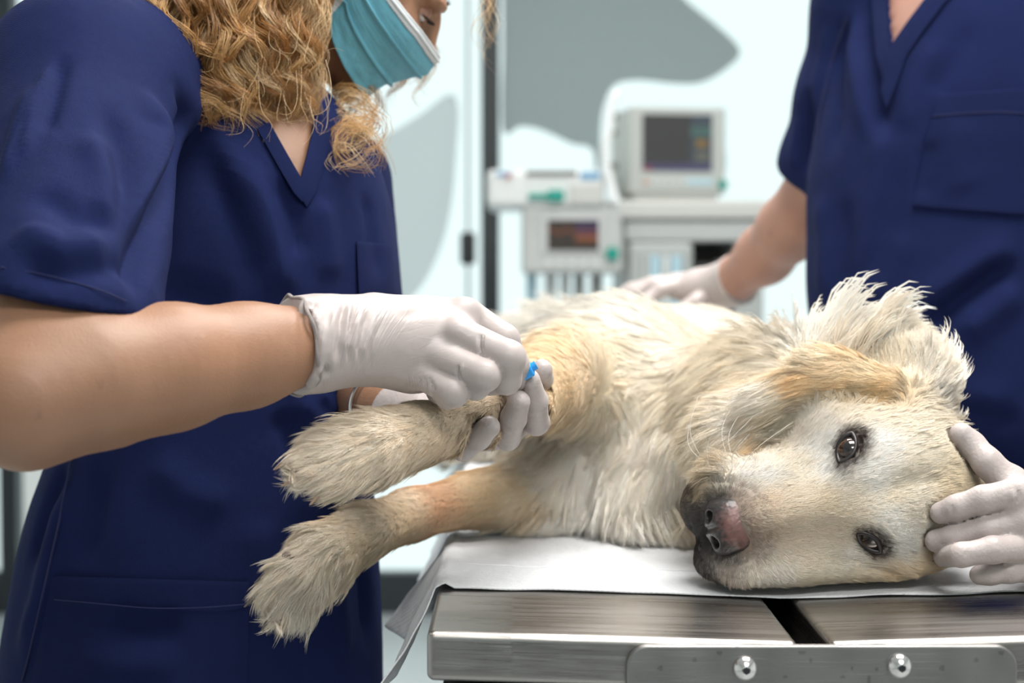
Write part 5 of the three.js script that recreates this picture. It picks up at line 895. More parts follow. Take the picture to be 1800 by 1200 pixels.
  for (let k = 0; k < 14; k++) { const x = rr(835, 868), d = 1.62; lock([P(820 + gauss() * 8, -70, d + 0.03), P(x, -10, d), P(x + gauss() * 14, rr(30, 60), d), P(x + gauss() * 20, rr(80, 150), d)], 2, 0.002, 0.006, 0.06, 3, 0.0002); }
  const g = new THREE.BufferGeometry(); g.setAttribute('position', new THREE.BufferAttribute(new Float32Array(pos), 3)); g.setAttribute('color', new THREE.BufferAttribute(new Float32Array(col), 3)); g.setIndex(idx); g.computeVertexNormals();
  // the mass of hair on the scalp and under the locks
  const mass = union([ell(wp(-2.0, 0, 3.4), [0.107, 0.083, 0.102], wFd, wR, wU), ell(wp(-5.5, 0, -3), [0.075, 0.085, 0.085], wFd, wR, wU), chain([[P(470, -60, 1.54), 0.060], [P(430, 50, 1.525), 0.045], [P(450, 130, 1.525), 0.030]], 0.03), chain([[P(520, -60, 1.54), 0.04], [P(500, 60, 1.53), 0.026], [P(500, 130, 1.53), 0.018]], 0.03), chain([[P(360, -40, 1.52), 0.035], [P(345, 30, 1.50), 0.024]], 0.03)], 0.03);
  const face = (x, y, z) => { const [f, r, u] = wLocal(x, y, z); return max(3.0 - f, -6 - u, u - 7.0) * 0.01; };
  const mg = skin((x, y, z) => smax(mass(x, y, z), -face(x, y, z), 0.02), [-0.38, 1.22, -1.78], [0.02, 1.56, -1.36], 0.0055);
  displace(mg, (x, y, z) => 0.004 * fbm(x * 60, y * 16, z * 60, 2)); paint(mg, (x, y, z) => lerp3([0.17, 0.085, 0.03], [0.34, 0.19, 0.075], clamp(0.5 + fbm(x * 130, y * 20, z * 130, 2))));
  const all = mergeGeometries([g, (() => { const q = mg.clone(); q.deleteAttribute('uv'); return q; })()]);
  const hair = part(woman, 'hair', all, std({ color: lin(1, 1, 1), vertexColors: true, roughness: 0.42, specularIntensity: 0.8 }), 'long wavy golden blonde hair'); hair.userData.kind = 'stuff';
  log('hair triangles ' + all.index.count / 3);
}

// ------------------------------------------------------------------ the man in navy scrubs, leaning over the table from the right
const MD = 2.0;
const mTorso = loft([sec(1010, 1800, 2330, MD, 0.15), sec(930, 1745, 2270, MD, 0.15), sec(844, 1685, 2200, MD, 0.15), sec(760, 1590, 2120, MD, 0.15), sec(680, 1500, 2060, MD, 0.15), sec(600, 1440, 2020, MD, 0.15), sec(540, 1422, 2000, MD, 0.15), sec(400, 1420, 1985, MD, 0.152), sec(300, 1424, 1975, MD, 0.152), sec(180, 1450, 1960, MD, 0.150), sec(80, 1480, 1935, MD, 0.140), sec(0, 1510, 1900, MD, 0.125), sec(-60, 1520, 1850, MD, 0.105), sec(-110, 1590, 1790, MD, 0.075), sec(-140, 1640, 1740, MD, 0.05)]);
const mShoulder = cap(P(1640, -80, 2.0), P(1545, -5, 2.04), 0.06, 0.068);
const mSleeve = chain([[P(1548, 0, 2.04), 0.076], [P(1502, 170, 2.07), 0.072], [P(1464, 290, 2.11), 0.067], [P(1456, 345, 2.13), 0.062]], 0.02);
const mHem = plane3(P(1415, 318, 2.12), norm(add(sub(P(1440, 330, 2.12), P(1502, 170, 2.07)), [-0.01, 0, 0.0])));
const mFarSleeve = chain([[P(1900, 20, 1.95), 0.08], [P(2050, 330, 1.85), 0.075]], 0.02);
const mTop0 = (x, y, z) => { let d = smin(mTorso(x, y, z), smax(smin(mSleeve(x, y, z), mShoulder(x, y, z), 0.05), mHem(x, y, z), 0.006), 0.02); return smin(d, mFarSleeve(x, y, z), 0.03); };
const mTip = hit(mTop0, 1566, 88, 1.5, 2.3), mN = grad(mTop0, mTip, 0.02), mL = hit(mTop0, 1556, -20, 1.5, 2.3), mR = hit(mTop0, 1642, -20, 1.5, 2.3);
const mPL = plane(mTip, mL, mN), mPR = plane(mTip, mR, mN), mIn = lerp3(mTip, lerp3(mL, mR, 0.5), 0.6), mSL = Math.sign(mPL(...mIn)), mSR = Math.sign(mPR(...mIn));
const mV = (x, y, z) => max(-mSL * mPL(x, y, z), -mSR * mPR(x, y, z));
const mTop = (x, y, z) => smax(mTop0(x, y, z), -max(mV(x, y, z), -(mTorso(x, y, z) + 0.010)), 0.002);
const mFd = (run, w, h) => ({ pts: onto(mTop0, run, 1.4, 2.4), w, h });
const mFolds = foldField([
  mFd([[1524, -10], [1528, 60], [1538, 130], [1550, 190], [1560, 260]], 0.011, -0.012), mFd([[1500, 0], [1500, 80], [1510, 170], [1530, 260]], 0.012, 0.008), mFd([[1480, 20], [1475, 100], [1470, 200], [1462, 290]], 0.012, -0.008), mFd([[1450, 40], [1440, 130], [1432, 220]], 0.010, 0.006), mFd([[1425, 150], [1420, 230], [1416, 310]], 0.012, -0.010), mFd([[1402, 200], [1396, 260], [1400, 305]], 0.010, 0.005),
  mFd([[1550, 190], [1545, 300], [1520, 420], [1490, 520]], 0.020, 0.008), mFd([[1570, 250], [1570, 350], [1550, 440], [1510, 540]], 0.018, -0.006), mFd([[1790, 455], [1730, 495], [1670, 540], [1620, 570]], 0.016, -0.020), mFd([[1795, 420], [1735, 460], [1670, 500], [1600, 545]], 0.018, 0.012), mFd([[1800, 500], [1740, 545], [1680, 590]], 0.02, 0.012), mFd([[1600, 400], [1560, 470], [1530, 540]], 0.016, 0.006), mFd([[1650, 60], [1610, 150], [1590, 240]], 0.016, 0.006), mFd([[1720, 30], [1670, 120], [1630, 170]], 0.014, -0.005), mFd([[1440, 330], [1450, 430], [1450, 540]], 0.016, 0.007), mFd([[1480, 340], [1490, 430], [1480, 530]], 0.014, -0.006), mFd([[1640, 240], [1625, 300], [1620, 355]], 0.012, -0.005), mFd([[1690, 200], [1680, 280], [1700, 350]], 0.018, 0.005), mFd([[1650, 700], [1720, 735], [1800, 740]], 0.012, -0.006), mFd([[1640, 640], [1700, 690], [1790, 700]], 0.016, 0.006),
]);
const mTopF = (x, y, z) => mTop(x, y, z) - mFolds(x, y, z);
const man = thing('person', 'person in navy scrubs leaning in from the right, hands on the dog\'s head and flank', 'person', [P(1960, 1000, MD)[0], 0, -MD]);
// right forearm and the hand on the flank
const mArm = chain([[P(1540, 10, 2.04), 0.055], [P(1462, 300, 2.12), 0.050], [P(1425, 365, 2.16), 0.044], [P(1390, 400, 2.20), 0.0425], [P(1345, 448, 2.27), 0.0385], [P(1290, 492, 2.34), 0.029], [P(1262, 510, 2.37), 0.027]], 0.02);
const mArmL = chain([[P(1900, 20, 1.95), 0.062], [P(2130, 500, 1.78), 0.05], [P(2200, 760, 1.62), 0.042], [P(2060, 880, 1.45), 0.042], [P(1900, 935, 1.335), 0.031], [P(1850, 945, 1.32), 0.028]], 0.02);
{
  const hx = P(1760, -190, MD), head = union([ell(add(hx, [0, 0.115, 0]), [0.085, 0.115, 0.098]), ell(add(hx, [-0.04, 0.055, 0.02]), [0.06, 0.08, 0.06]), ell(add(hx, [-0.098, 0.085, 0.04]), [0.02, 0.022, 0.016])], 0.03), neck = chain([[P(1690, -90, MD), 0.062], [add(hx, [0.005, 0.04, 0]), 0.058]], 0.02);
  const bodyF = (x, y, z) => { let d = smin(mArm(x, y, z), smin(mTorso(x, y, z) + 0.028, max(mTorso(x, y, z) + 0.007, mV(x, y, z) - 0.006), 0.004), 0.01); d = smin(d, mArmL(x, y, z), 0.02); d = smin(d, neck(x, y, z), 0.03); return smin(d, head(x, y, z), 0.02); };
  const g = skin(bodyF, [0.18, 0.85, -2.46], [0.98, 1.93, -1.26], 0.0085);
  part(man, 'body', metreUV(paint(g, skinTone([0.37, 0.195, 0.142], 1.4)), 0.8, -0.6), M.skin);
  const hair = skin(union([ell(add(hx, [0.012, 0.14, -0.01]), [0.088, 0.108, 0.104]), ell(add(hx, [0.05, 0.08, 0]), [0.05, 0.09, 0.085])], 0.02), add(hx, [-0.2, -0.1, -0.2]), add(hx, [0.2, 0.32, 0.2]), 0.009); displace(hair, (x, y, z) => 0.004 * fbm(x * 70, y * 70, z * 70, 2)); part(man, 'hair', hair, std({ color: lin(0.06, 0.04, 0.025), roughness: 0.6 }));
  const c = skin(mTop, [0.24, 0.86, -2.28], [1.02, 1.56, -1.72], 0.006);
  displace(c, (x, y, z) => mFolds(x, y, z) + 0.0016 * fbm(x * 22, y * 14, z * 22, 2));
  const top = part(man, 'scrub_top', metreUV(c, 0.95, -0.3), M.navy, 'navy V-neck scrub top with a large chest pocket');
  part(top, 'pocket', patchOn(mTopF, [[1646, 166], [1860, 150], [1800, 378], [1604, 362]], 24, 24, 0.0024, 0.0018, 1.5, 2.3), M.navyTrim, 'large chest pocket');
  const band = (pts, wpx, lift) => { const rows = [[], []]; pts.forEach(([x, y, nx, ny]) => { for (const k of [0, 1]) { const h = hit(mTop0, x + nx * wpx * k, y + ny * wpx * k, 1.4, 2.3); if (h) rows[k].push(add(h, mul(grad(mTop0, h, 0.008), lift))); } }); const n = min(rows[0].length, rows[1].length); return sheet([rows[0].slice(0, n), rows[1].slice(0, n)], 0.0022, [0, 0, 1]); };
  part(top, 'neck_band', band([[1558, -40, -1, 0], [1560, 0, -1, 0], [1562, 40, -1, 0], [1566, 90, -1, 0.1], [1570, 126, -0.7, 0.5]], 24, 0.0026), M.navyTrim);
  part(top, 'neck_band', band([[1660, -40, 0.85, 0.5], [1628, 0, 0.85, 0.5], [1598, 40, 0.85, 0.5], [1568, 84, 0.85, 0.5], [1560, 118, 0.7, 0.7], [1552, 160, 0.3, 1]], 32, 0.0042), M.navyTrim);
  const seam = (run, n, r, lift) => { const q = []; for (const [x, y] of run) { const h = hit(mTopF, x, y, 1.4, 2.4); if (h) q.push(add(h, mul(grad(mTopF, h, 0.004), lift))); } return tube(q, r, n, 5); };
  part(top, 'seam', seam([[1640, 205], [1700, 200], [1760, 198], [1798, 200]], 60, 0.0007, 0.0042), M.thread);
  part(top, 'seam', seam([[1490, 30], [1465, 100], [1445, 180], [1430, 260], [1424, 318]], 60, 0.0012, 0.0006), M.thread);
  const bx = man.position.x + 0.05, L1 = chain([[[bx - 0.0, 0.84, -1.93], 0.095], [[bx, 0.5, -1.9], 0.08], [[bx, 0.1, -1.9], 0.065]], 0.04), L2 = chain([[[bx, 0.84, -2.1], 0.095], [[bx, 0.5, -2.12], 0.08], [[bx, 0.1, -2.12], 0.065]], 0.04);
  part(man, 'trousers', metreUV(skin((x, y, z) => max(union([L1, L2], 0.05)(x, y, z), 0.05 - y), [bx - 0.2, 0.03, -2.3], [bx + 0.2, 1.0, -1.72], 0.014), 0.85, -0.5), M.navy);
  for (const z of [-1.9, -2.12]) part(man, 'shoe', skin((x, y, q) => max(union([ell([bx - 0.04, 0.05, z], [0.15, 0.06, 0.052]), ell([bx + 0.05, 0.07, z], [0.05, 0.06, 0.048])], 0.03)(x, y, q), 0.002 - y), [bx - 0.22, -0.01, z - 0.09], [bx + 0.2, 0.16, z + 0.09], 0.008), M.black);
}
log('man');
// the hand on the flank
const fW = P(1272, 512, 2.365);
const Pf = (x, y, d) => P(x, y - 9, d);
const fPalm = [chain([[Pf(1288, 506, 2.345), 0.0315], [Pf(1262, 512, 2.37), 0.0295], [Pf(1232, 516, 2.385), 0.029]], 0.01), cap(Pf(1235, 512, 2.40), Pf(1190, 508, 2.43), 0.024, 0.017), cap(Pf(1235, 518, 2.38), Pf(1188, 516, 2.39), 0.024, 0.016)];
const fFingers = [
  [[Pf(1192, 512, 2.385), 0.0120], [Pf(1162, 518, 2.375), 0.0112], [Pf(1138, 536, 2.370), 0.0102], [Pf(1122, 546, 2.368), 0.0092]],
  [[Pf(1188, 508, 2.405), 0.0122], [Pf(1150, 510, 2.405), 0.0114], [Pf(1118, 524, 2.405), 0.0104], [Pf(1100, 536, 2.405), 0.0094]],
  [[Pf(1188, 505, 2.425), 0.0120], [Pf(1145, 508, 2.43), 0.0110], [Pf(1108, 518, 2.435), 0.0100], [Pf(1086, 530, 2.435), 0.0092]],
  [[Pf(1195, 505, 2.445), 0.0112], [Pf(1160, 505, 2.455), 0.0100], [Pf(1130, 512, 2.46), 0.0092], [Pf(1112, 522, 2.46), 0.0084]],
  [[Pf(1245, 524, 2.365), 0.0130], [Pf(1222, 540, 2.345), 0.0116], [Pf(1200, 552, 2.340), 0.0100]],
];
const fHand = (() => { const h = hand(fPalm, fFingers, 0.016, 0.01, 0.002), c = smCuff(Pf(1272, 512, 2.362), Pf(1299, 499, 2.333), 0.033, 0.0385); return (x, y, z) => smin(h(x, y, z), c(x, y, z), 0.01); })();
{ const [lo, hi] = boundsOf([...fFingers.flat().map((q) => q[0]), P(1300, 500, 2.33)], 0.045); glove(man, fHand, lo, hi, 0.003, wrinkles([[wr(fHand, [[1290, 480], [1292, 510], [1290, 540]]), 0.002, 0.003], [wr(fHand, [[1275, 485], [1277, 515], [1274, 545]]), -0.002, 0.003]], 0.003), 0.0004, 'white latex glove on the hand resting on the dog\'s flank'); }
// the hand on the crown: back of the hand to the camera, fingers towards the eyes
const hPalm = [cap(P(1850, 935, 1.325), P(1795, 878, 1.292), 0.027, 0.019), cap(P(1855, 940, 1.32), P(1812, 925, 1.288), 0.027, 0.0185), cap(P(1860, 948, 1.32), P(1818, 965, 1.290), 0.026, 0.017), cap(P(1862, 955, 1.32), P(1824, 998, 1.297), 0.024, 0.0145), cap(P(1850, 920, 1.33), P(1775, 850, 1.325), 0.024, 0.016)];
const hFingers = [
  [[P(1792, 866, 1.286), 0.0125], [P(1728, 878, 1.268), 0.0112], [P(1682, 892, 1.262), 0.0102], [P(1655, 901, 1.265), 0.0092]],
  [[P(1806, 917, 1.282), 0.0125], [P(1735, 930, 1.262), 0.0112], [P(1680, 942, 1.256), 0.0102], [P(1646, 950, 1.260), 0.0094]],
  [[P(1812, 962, 1.284), 0.0118], [P(1745, 966, 1.266), 0.0104], [P(1690, 975, 1.262), 0.0094], [P(1660, 978, 1.268), 0.0088]],
  [[P(1820, 1000, 1.290), 0.0108], [P(1775, 1003, 1.280), 0.0094], [P(1740, 1008, 1.278), 0.0086], [P(1722, 1010, 1.280), 0.0080]],
  [[P(1775, 852, 1.322), 0.0145], [P(1735, 812, 1.325), 0.0120], [P(1708, 782, 1.335), 0.0110], [P(1690, 764, 1.345), 0.0100]],
];
for (const js of hFingers) js.forEach((j, i) => { const [px, py] = toPx(j[0]), q = i > 1 ? hit(dogField, px, py, 1, 1.5) : null; if (q) j[0] = P(px, py, max(1.2, -q[2] - j[1] * (i === 3 ? 0.75 : 0.95) - 0.002)); });
for (const js of hFingers.slice(0, 4)) { const d0 = -js[0][0][2], d1 = -js[3][0][2]; [1, 2].forEach((i) => { const [px, py] = toPx(js[i][0]), t = i === 1 ? 0.36 : 0.72; js[i][0] = P(px, py, min(mix(d0, d1, t) - 0.003, -js[2][0][2] + 0.002)); }); }
const hHand = hand(hPalm, hFingers, 0.016, 0.012, 0.0012);
const hCuff = smCuff(P(1860, 945, 1.322), P(1930, 935, 1.35), 0.030, 0.036);
const hHandC = (x, y, z) => smin(hHand(x, y, z), hCuff(x, y, z), 0.012);
{ const [lo, hi] = boundsOf([...hFingers.flat().map((q) => q[0]), P(1940, 935, 1.355)], 0.045);
  // nails showing through the latex, creases at the joints
  const list = []; hFingers.slice(0, 4).forEach((js) => { const [, , a, b] = js, n = [-0.1, 0.25, 0.96], p = add(lerp3(a[0], b[0], 0.75), mul(n, 0.009)), q = add(lerp3(a[0], b[0], 0.15), mul(n, 0.009)); list.push([[p, lerp3(p, q, 0.5), q], 0.0009, 0.0042]); });
  list.push([wr(hHandC, [[1668, 885], [1676, 896], [1672, 908]]), -0.0016, 0.0014], [wr(hHandC, [[1776, 860], [1782, 872], [1776, 884]]), 0.0018, 0.0018], [wr(hHandC, [[1786, 856], [1790, 872], [1784, 886]]), -0.0014, 0.0014], [wr(hHandC, [[1690, 968], [1700, 974], [1712, 984]]), -0.0008, 0.0012], [wr(hHandC, [[1735, 998], [1752, 1004], [1768, 1008]]), -0.0010, 0.0014]);
  glove(man, hHandC, lo, hi, 0.0021, wrinkles(list.filter((l) => l[0].length > 1), 0.0016), 0.00015, 'white latex glove on the hand holding the dog\'s head'); }
heldBy.push(hHandC, fHand);
log('man gloves');

// hairs are paler than the coat they make up, which darkens as light runs in between them
const coatTone = (c) => { const m = max(...c), w = sstep(0.05, 0.35, m), v = mix(m, min(0.965, pow(m, 0.25)), w), e = mix(1, mix(0.92, 0.62, sstep(0.66, 0.9, m)), w); return c.map((q) => v * pow(q / m, e)); };
// the dog's body, pressed in where hands hold it
const pressed = (x, y, z) => { let d = 1; for (const h of heldBy) d = min(d, h(x, y, z)); return d - 0.0032; };
const dogSkinField = (x, y, z) => { const d = smax(dogField(x, y, z), -eyeCut(x, y, z), 0.0015); return d > 0.02 ? d : smax(d, -pressed(x, y, z), 0.003); };
const dogGeo = skin(dogSkinField, [-0.45, 0.86, -2.72], [0.62, 1.2, -1.13], 0.0062);
log('dog skin ' + dogGeo.attributes.position.count);
paint(dogGeo, (x, y, z) => { const q = coatAt([x, y, z]); return mul(lerp3(q.c, q.tint, min(1, q.dark * 1.2)), 0.85); });
part(dogThing, 'body', dogGeo, std({ color: lin(1, 1, 1), vertexColors: true, roughness: 0.85 }));

// ------------------------------------------------------------------ the dog's coat: tufts of single hairs set into the skin
function tuftGeometry(n, segs, wave, clump) {
  const pos = [], idx = [];
  for (let h = 0; h < n; h++) {
    const z0 = gauss() * 0.9, x0 = rr(-0.12, 0.12), reach = rr(0.72, 1.08), z1 = z0 * clump + gauss() * 0.35, up = rr(0.7, 1.3), ph = rr(0, 6.28), w = rr(0.8, 1.2), base = pos.length / 3;
    for (let s = 0; s <= segs; s++) {
      const t = s / segs, x = x0 + reach * t * (1 - 0.08 * t), y = up * (t * (1.7 - t)) * 0.75 + 0.02 * sin(t * 5 + ph), z = mix(z0, z1, t) + wave * sin(t * 6.2 + ph) * t, r = w * (1 - pow(t, 1.8)) + 0.02;
      for (let k = 0; k < 3; k++) { const a = k * 2.0944 + 0.5; pos.push(x, y + 0.03 * r * sin(a), z + 0.07 * r * cos(a)); }
    }
    for (let s = 0; s < segs; s++) for (let k = 0; k < 3; k++) { const a = base + s * 3 + k, b = base + s * 3 + (k + 1) % 3; idx.push(a, a + 3, b, b, a + 3, b + 3); }
  }
  const g = new THREE.BufferGeometry(); g.setAttribute('position', new THREE.BufferAttribute(new Float32Array(pos), 3)); g.setIndex(idx); g.computeVertexNormals(); return g;
}
{
  seed(77);
  const variants = [tuftGeometry(13, 4, 0.1, 0.45), tuftGeometry(13, 4, 0.16, 0.6), tuftGeometry(13, 5, 0.3, 0.35), tuftGeometry(14, 4, 0.12, 0.7), tuftGeometry(12, 5, 0.45, 0.4), tuftGeometry(13, 4, 0.2, 0.35)];
  const lists = variants.map(() => ({ m: [], c: [] }));
  const p = dogGeo.attributes.position, nn = dogGeo.attributes.normal, ix = dogGeo.index.array;
  const held = typeof heldBy === 'undefined' ? [] : heldBy;
  const mtx = new THREE.Matrix4(), col = new THREE.Color();
  for (let t = 0; t < ix.length; t += 3) {
    const A = [p.getX(ix[t]), p.getY(ix[t]), p.getZ(ix[t])], B = [p.getX(ix[t + 1]), p.getY(ix[t + 1]), p.getZ(ix[t + 1])], C = [p.getX(ix[t + 2]), p.getY(ix[t + 2]), p.getZ(ix[t + 2])];
    const area = len(cross(sub(B, A), sub(C, A))) / 2, mid = mul(add(add(A, B), C), 1 / 3), n0 = norm([nn.getX(ix[t]), nn.getY(ix[t]), nn.getZ(ix[t])]);
    if (mid[1] < leafY(mid[0]) + 0.0055 && n0[1] < -0.75 && mid[0] > TX0 && mid[2] < -1.2) continue;   // lies flat on the pad
    const seen = dot(n0, norm(sub([0, CAM_Y, 0], mid))), inHead = headField(...mid) < 0.012 && mid[2] > -1.52, leg = mid[0] < 0.0;
    let dens = inHead ? 42e4 : mid[2] < -1.95 ? 7e4 : leg ? 30e4 : 21e4; if (seen < -0.25) dens *= 0.4;
    let want = area * dens; want = floor(want) + (rnd() < want % 1 ? 1 : 0);
    for (let k = 0; k < want; k++) {
      let u = rnd(), v = rnd(); if (u + v > 1) { u = 1 - u; v = 1 - v; }
      const q = add(A, add(mul(sub(B, A), u), mul(sub(C, A), v))), n = n0, co = coatAt(q);
      if (eyeCut(...q) < 0.0006 || noseField(...q) < 0.001) continue;
      let tan = sub(co.t, mul(n, dot(co.t, n))); if (len(tan) < 1e-9) continue; tan = norm(tan);
      const b0 = cross(n, tan), fl = fbm(q[0] * 45, q[1] * 45, q[2] * 45, 2), turn = gauss() * 0.16 + fl * (co.L > 0.02 ? 1.1 : 0.35); tan = norm(add(mul(tan, cos(turn)), mul(b0, sin(turn))));
      let L = co.L * rr(0.75, 1.2), lift = co.lift * rr(0.7, 1.4); if (inHead && co.dark > 0.05) lift = min(lift, 0.1); else if (!inHead && !leg && q[1] < 1.08) lift *= 0.8;
      if (rnd() < 0.03) { L *= 1.25; lift *= 1.7; }
      for (const h of held) { const d = h(...add(q, mul(n, 0.003))); if (d < 0.004) { L *= 0.3; lift = 0.05; } else if (d < 0.02 && h(...add(q, add(mul(tan, L), mul(n, L * lift)))) < 0.002) { L *= clamp(d / 0.02, 0.25, 1); lift *= 0.4; } }
      { const dt = dogField(q[0] + tan[0] * L * 0.9, q[1] + tan[1] * L * 0.9, q[2] + tan[2] * L * 0.9); if (dt < 0.001) tan = norm(add(tan, mul(n, min(inHead ? 0.3 : 0.8, (0.001 - dt) / L * 1.25)))); }
      let up = n; const tip = q[1] + tan[1] * L + n[1] * L * lift * 0.55;
      if (q[0] > TX0 - 0.01 && q[2] < -1.28) { const low = leafY(q[0]) + 0.003; if (tip < low) { const need = clamp((low - q[1] - n[1] * L * lift * 0.55) / L, -0.95, 0.95), flat = norm([tan[0] || 1e-4, 0, tan[2] + (n[2] > 0 ? 0.5 : 0)]); tan = norm(add(mul(flat, sqrt(1 - need * need)), [0, need, 0])); up = norm(add(n, [0, 0.4, 0])); up = norm(sub(up, mul(tan, dot(up, tan)))); } }
      up = norm(sub(up, mul(tan, dot(up, tan)))); const bz = norm(cross(tan, up)), wide = (inHead ? 0.0024 : leg ? 0.0026 : 0.0030) * rr(0.8, 1.25), H = max(L * lift, 0.0022) , o = sub(sub(q, mul(n, 0.0012)), mul(tan, inHead && co.dark > 0.45 && noseField(...q) < 0.012 ? L * 0.5 : 0));
      mtx.set(tan[0] * L, up[0] * H, bz[0] * wide, o[0], tan[1] * L, up[1] * H, bz[1] * wide, o[1], tan[2] * L, up[2] * H, bz[2] * wide, o[2], 0, 0, 0, 1);
      const w = L > 0.022 ? (rnd() < 0.5 ? 2 : rnd() < 0.5 ? 4 : 5) : floor(rnd() * 4) % 4, s = lists[w === 2 && L < 0.018 ? 0 : w];
      s.m.push(...mtx.elements);
      co.c = coatTone(co.c); if (co.dark > 0.04) co.c = lerp3(co.c, mul(co.tint, rr(0.7, 1.5)), clamp(co.dark * 1.02 + (rnd() - 0.5) * 0.55 * (1 - abs(2 * co.dark - 1) * 0.6))); const br = (inHead ? 0.74 : 1) + 0.06 * gauss() + 0.06 * fl, wm = 1 + 0.04 * gauss(); s.c.push(min(1, co.c[0] * br), min(1, co.c[1] * br * wm), min(1, co.c[2] * br * wm * wm));
    }
  }
  let total = 0;
  lists.forEach((l, i) => {
    const n = l.m.length / 16; if (!n) return; total += n;
    const o = new THREE.InstancedMesh(variants[i], std({ color: lin(1, 1, 1), roughness: 0.7, specularIntensity: 0.3 }), n);
    o.instanceMatrix.array.set(l.m); o.instanceColor = new THREE.InstancedBufferAttribute(new Float32Array(l.c), 3);
    o.name = 'fur'; o.userData.kind = 'stuff'; o.position.set(-dogThing.position.x, -dogThing.position.y, -dogThing.position.z); dogThing.add(o);
  });
  log('fur tufts ' + total);
}

// ------------------------------------------------------------------ anaesthesia machine and monitor at the back
{
  const D0 = 4.5, X = (px) => (px - 900) / FOCAL * D0, Y = (py) => P(900, py, D0)[1];
  const shell = std({ color: lin(0.50, 0.505, 0.48), roughness: 0.45 }), shellW = std({ color: lin(0.66, 0.68, 0.67), roughness: 0.4 }), grey = std({ color: lin(0.38, 0.40, 0.39), roughness: 0.5 }), dark = std({ color: lin(0.11, 0.112, 0.105), roughness: 0.6 }), green = std({ color: lin(0.0, 0.26, 0.20), roughness: 0.4 }), blue = std({ color: lin(0.16, 0.34, 0.52), roughness: 0.5 }), bluePale = std({ color: lin(0.42, 0.60, 0.68), roughness: 0.3 });
  const bx = (x0, x1, y0, y1, z0, z1, r = 0.008) => box(X(x1) - X(x0), Y(y0) - Y(y1), z1 - z0, (X(x0) + X(x1)) / 2, (Y(y0) + Y(y1)) / 2, (z0 + z1) / 2, r);
  const zF = -D0;
  const t = thing('anaesthesia_machine', 'pale grey anaesthesia machine on a trolley behind the dog', 'medical machine', [X(1130), 0, -D0 - 0.25]);
  part(t, 'top_shelf', bx(1058, 1352, 352, 386, zF - 0.5, zF + 0.02, 0.012), shell);
  part(t, 'fascia', bx(1098, 1346, 388, 424, zF - 0.48, zF, 0.008), std({ color: lin(0.45, 0.47, 0.465), roughness: 0.5 }));
  const back = part(t, 'rear_panel', bx(1095, 1345, 424, 760, zF - 0.46, zF - 0.4, 0.01), dark);
  part(t, 'side_panel', bx(1292, 1345, 424, 1000, zF - 0.46, zF - 0.02, 0.008), grey);
  part(t, 'side_panel', bx(1095, 1106, 424, 1000, zF - 0.46, zF - 0.02, 0.005), grey);
  part(t, 'drawer', bx(1106, 1292, 640, 760, zF - 0.44, zF - 0.01, 0.008), shell); part(t, 'drawer', bx(1106, 1292, 765, 880, zF - 0.44, zF - 0.01, 0.008), shell);
  const vap = part(t, 'vaporizer', bx(1104, 1216, 426, 640, zF - 0.3, zF + 0.03, 0.014), grey, 'box with a window of pale blue tubes');
  part(vap, 'window', bx(1124, 1200, 446, 560, zF + 0.026, zF + 0.034, 0.004), std({ color: lin(0.30, 0.33, 0.33), roughness: 0.4 }));
  for (const [a, b, m] of [[1128, 1138, shell], [1140, 1158, bluePale], [1162, 1174, shellW], [1177, 1196, bluePale]]) part(vap, 'flow_tube', rod([X((a + b) / 2), Y(556), zF + 0.034], [X((a + b) / 2), Y(450), zF + 0.034], X(b) / 2 - X(a) / 2, 16), m);
  for (const [px, py, r] of [[1240, 478, 0.02], [1268, 470, 0.016], [1252, 500, 0.02]]) { const g = new THREE.TorusGeometry(r, 0.005, 8, 24); g.translate(X(px), Y(py), zF - 0.06); part(back, 'hose_coil', g, dark); }
  for (const [x, z] of [[1115, -0.05], [1325, -0.05], [1115, -0.42], [1325, -0.42]]) { const w = new THREE.TorusGeometry(0.04, 0.018, 10, 24); w.rotateY(PI / 2); w.translate(X(x), 0.058, zF + z); part(t, 'caster', w, M.rubber); part(t, 'caster_leg', rod([X(x), 0.058, zF + z], [X(x), Y(1000) + 0.02, zF + z], 0.014, 10), M.steelDark); }
  // ventilator with its small screen, hung on the left
  const vent = part(t, 'ventilator', bx(917, 1092, 364, 482, zF - 0.22, zF + 0.05, 0.016), std({ color: lin(0.45, 0.465, 0.455), roughness: 0.5 }), 'ventilator unit with a small dark screen');
  part(vent, 'bezel', bx(950, 1058, 380, 446, zF + 0.045, zF + 0.056, 0.005), std({ color: lin(0.5, 0.51, 0.51), roughness: 0.5 }));
  const wave = dataTex(256, (u, v) => { const a = 0.28 + 0.1 * sin(u * 21) * (u < 0.55 ? 1 : 0.4), on = abs(v - 0.45 - a * 0.6) < 0.05 ? 1 : 0, box2 = u > 0.55 && v > 0.28 && v < 0.5 ? 1 : 0; return [0.17 + 0.2 * on + 0.24 * box2, 0.14 + 0.06 * on + 0.10 * box2, 0.12 + 0.03 * box2 + (u > 0.55 && v > 0.5 ? 0.10 : 0)]; }, true, 128);
  const sg = bx(962, 1050, 388, 440, zF + 0.055, zF + 0.059, 0); const su = sg.attributes.uv; part(vent, 'screen', sg, std({ map: wave, color: lin(1, 1, 1), roughness: 0.2, emissive: lin(1, 1, 1), emissiveMap: wave, emissiveIntensity: 0.35 }), 'dark screen with orange traces');
  const kn = new THREE.CylinderGeometry(0.017, 0.019, 0.02, 24); kn.rotateX(PI / 2); kn.translate(X(1074), Y(446), zF + 0.06); part(vent, 'knob', kn, green, 'green knob');
  for (let k = 0; k < 5; k++) part(vent, 'button', bx(958 + k * 20, 970 + k * 20, 458, 466, zF + 0.048, zF + 0.055, 0.002), shellW);
  part(t, 'bracket', bx(1085, 1102, 370, 470, zF - 0.2, zF - 0.02, 0.004), grey);
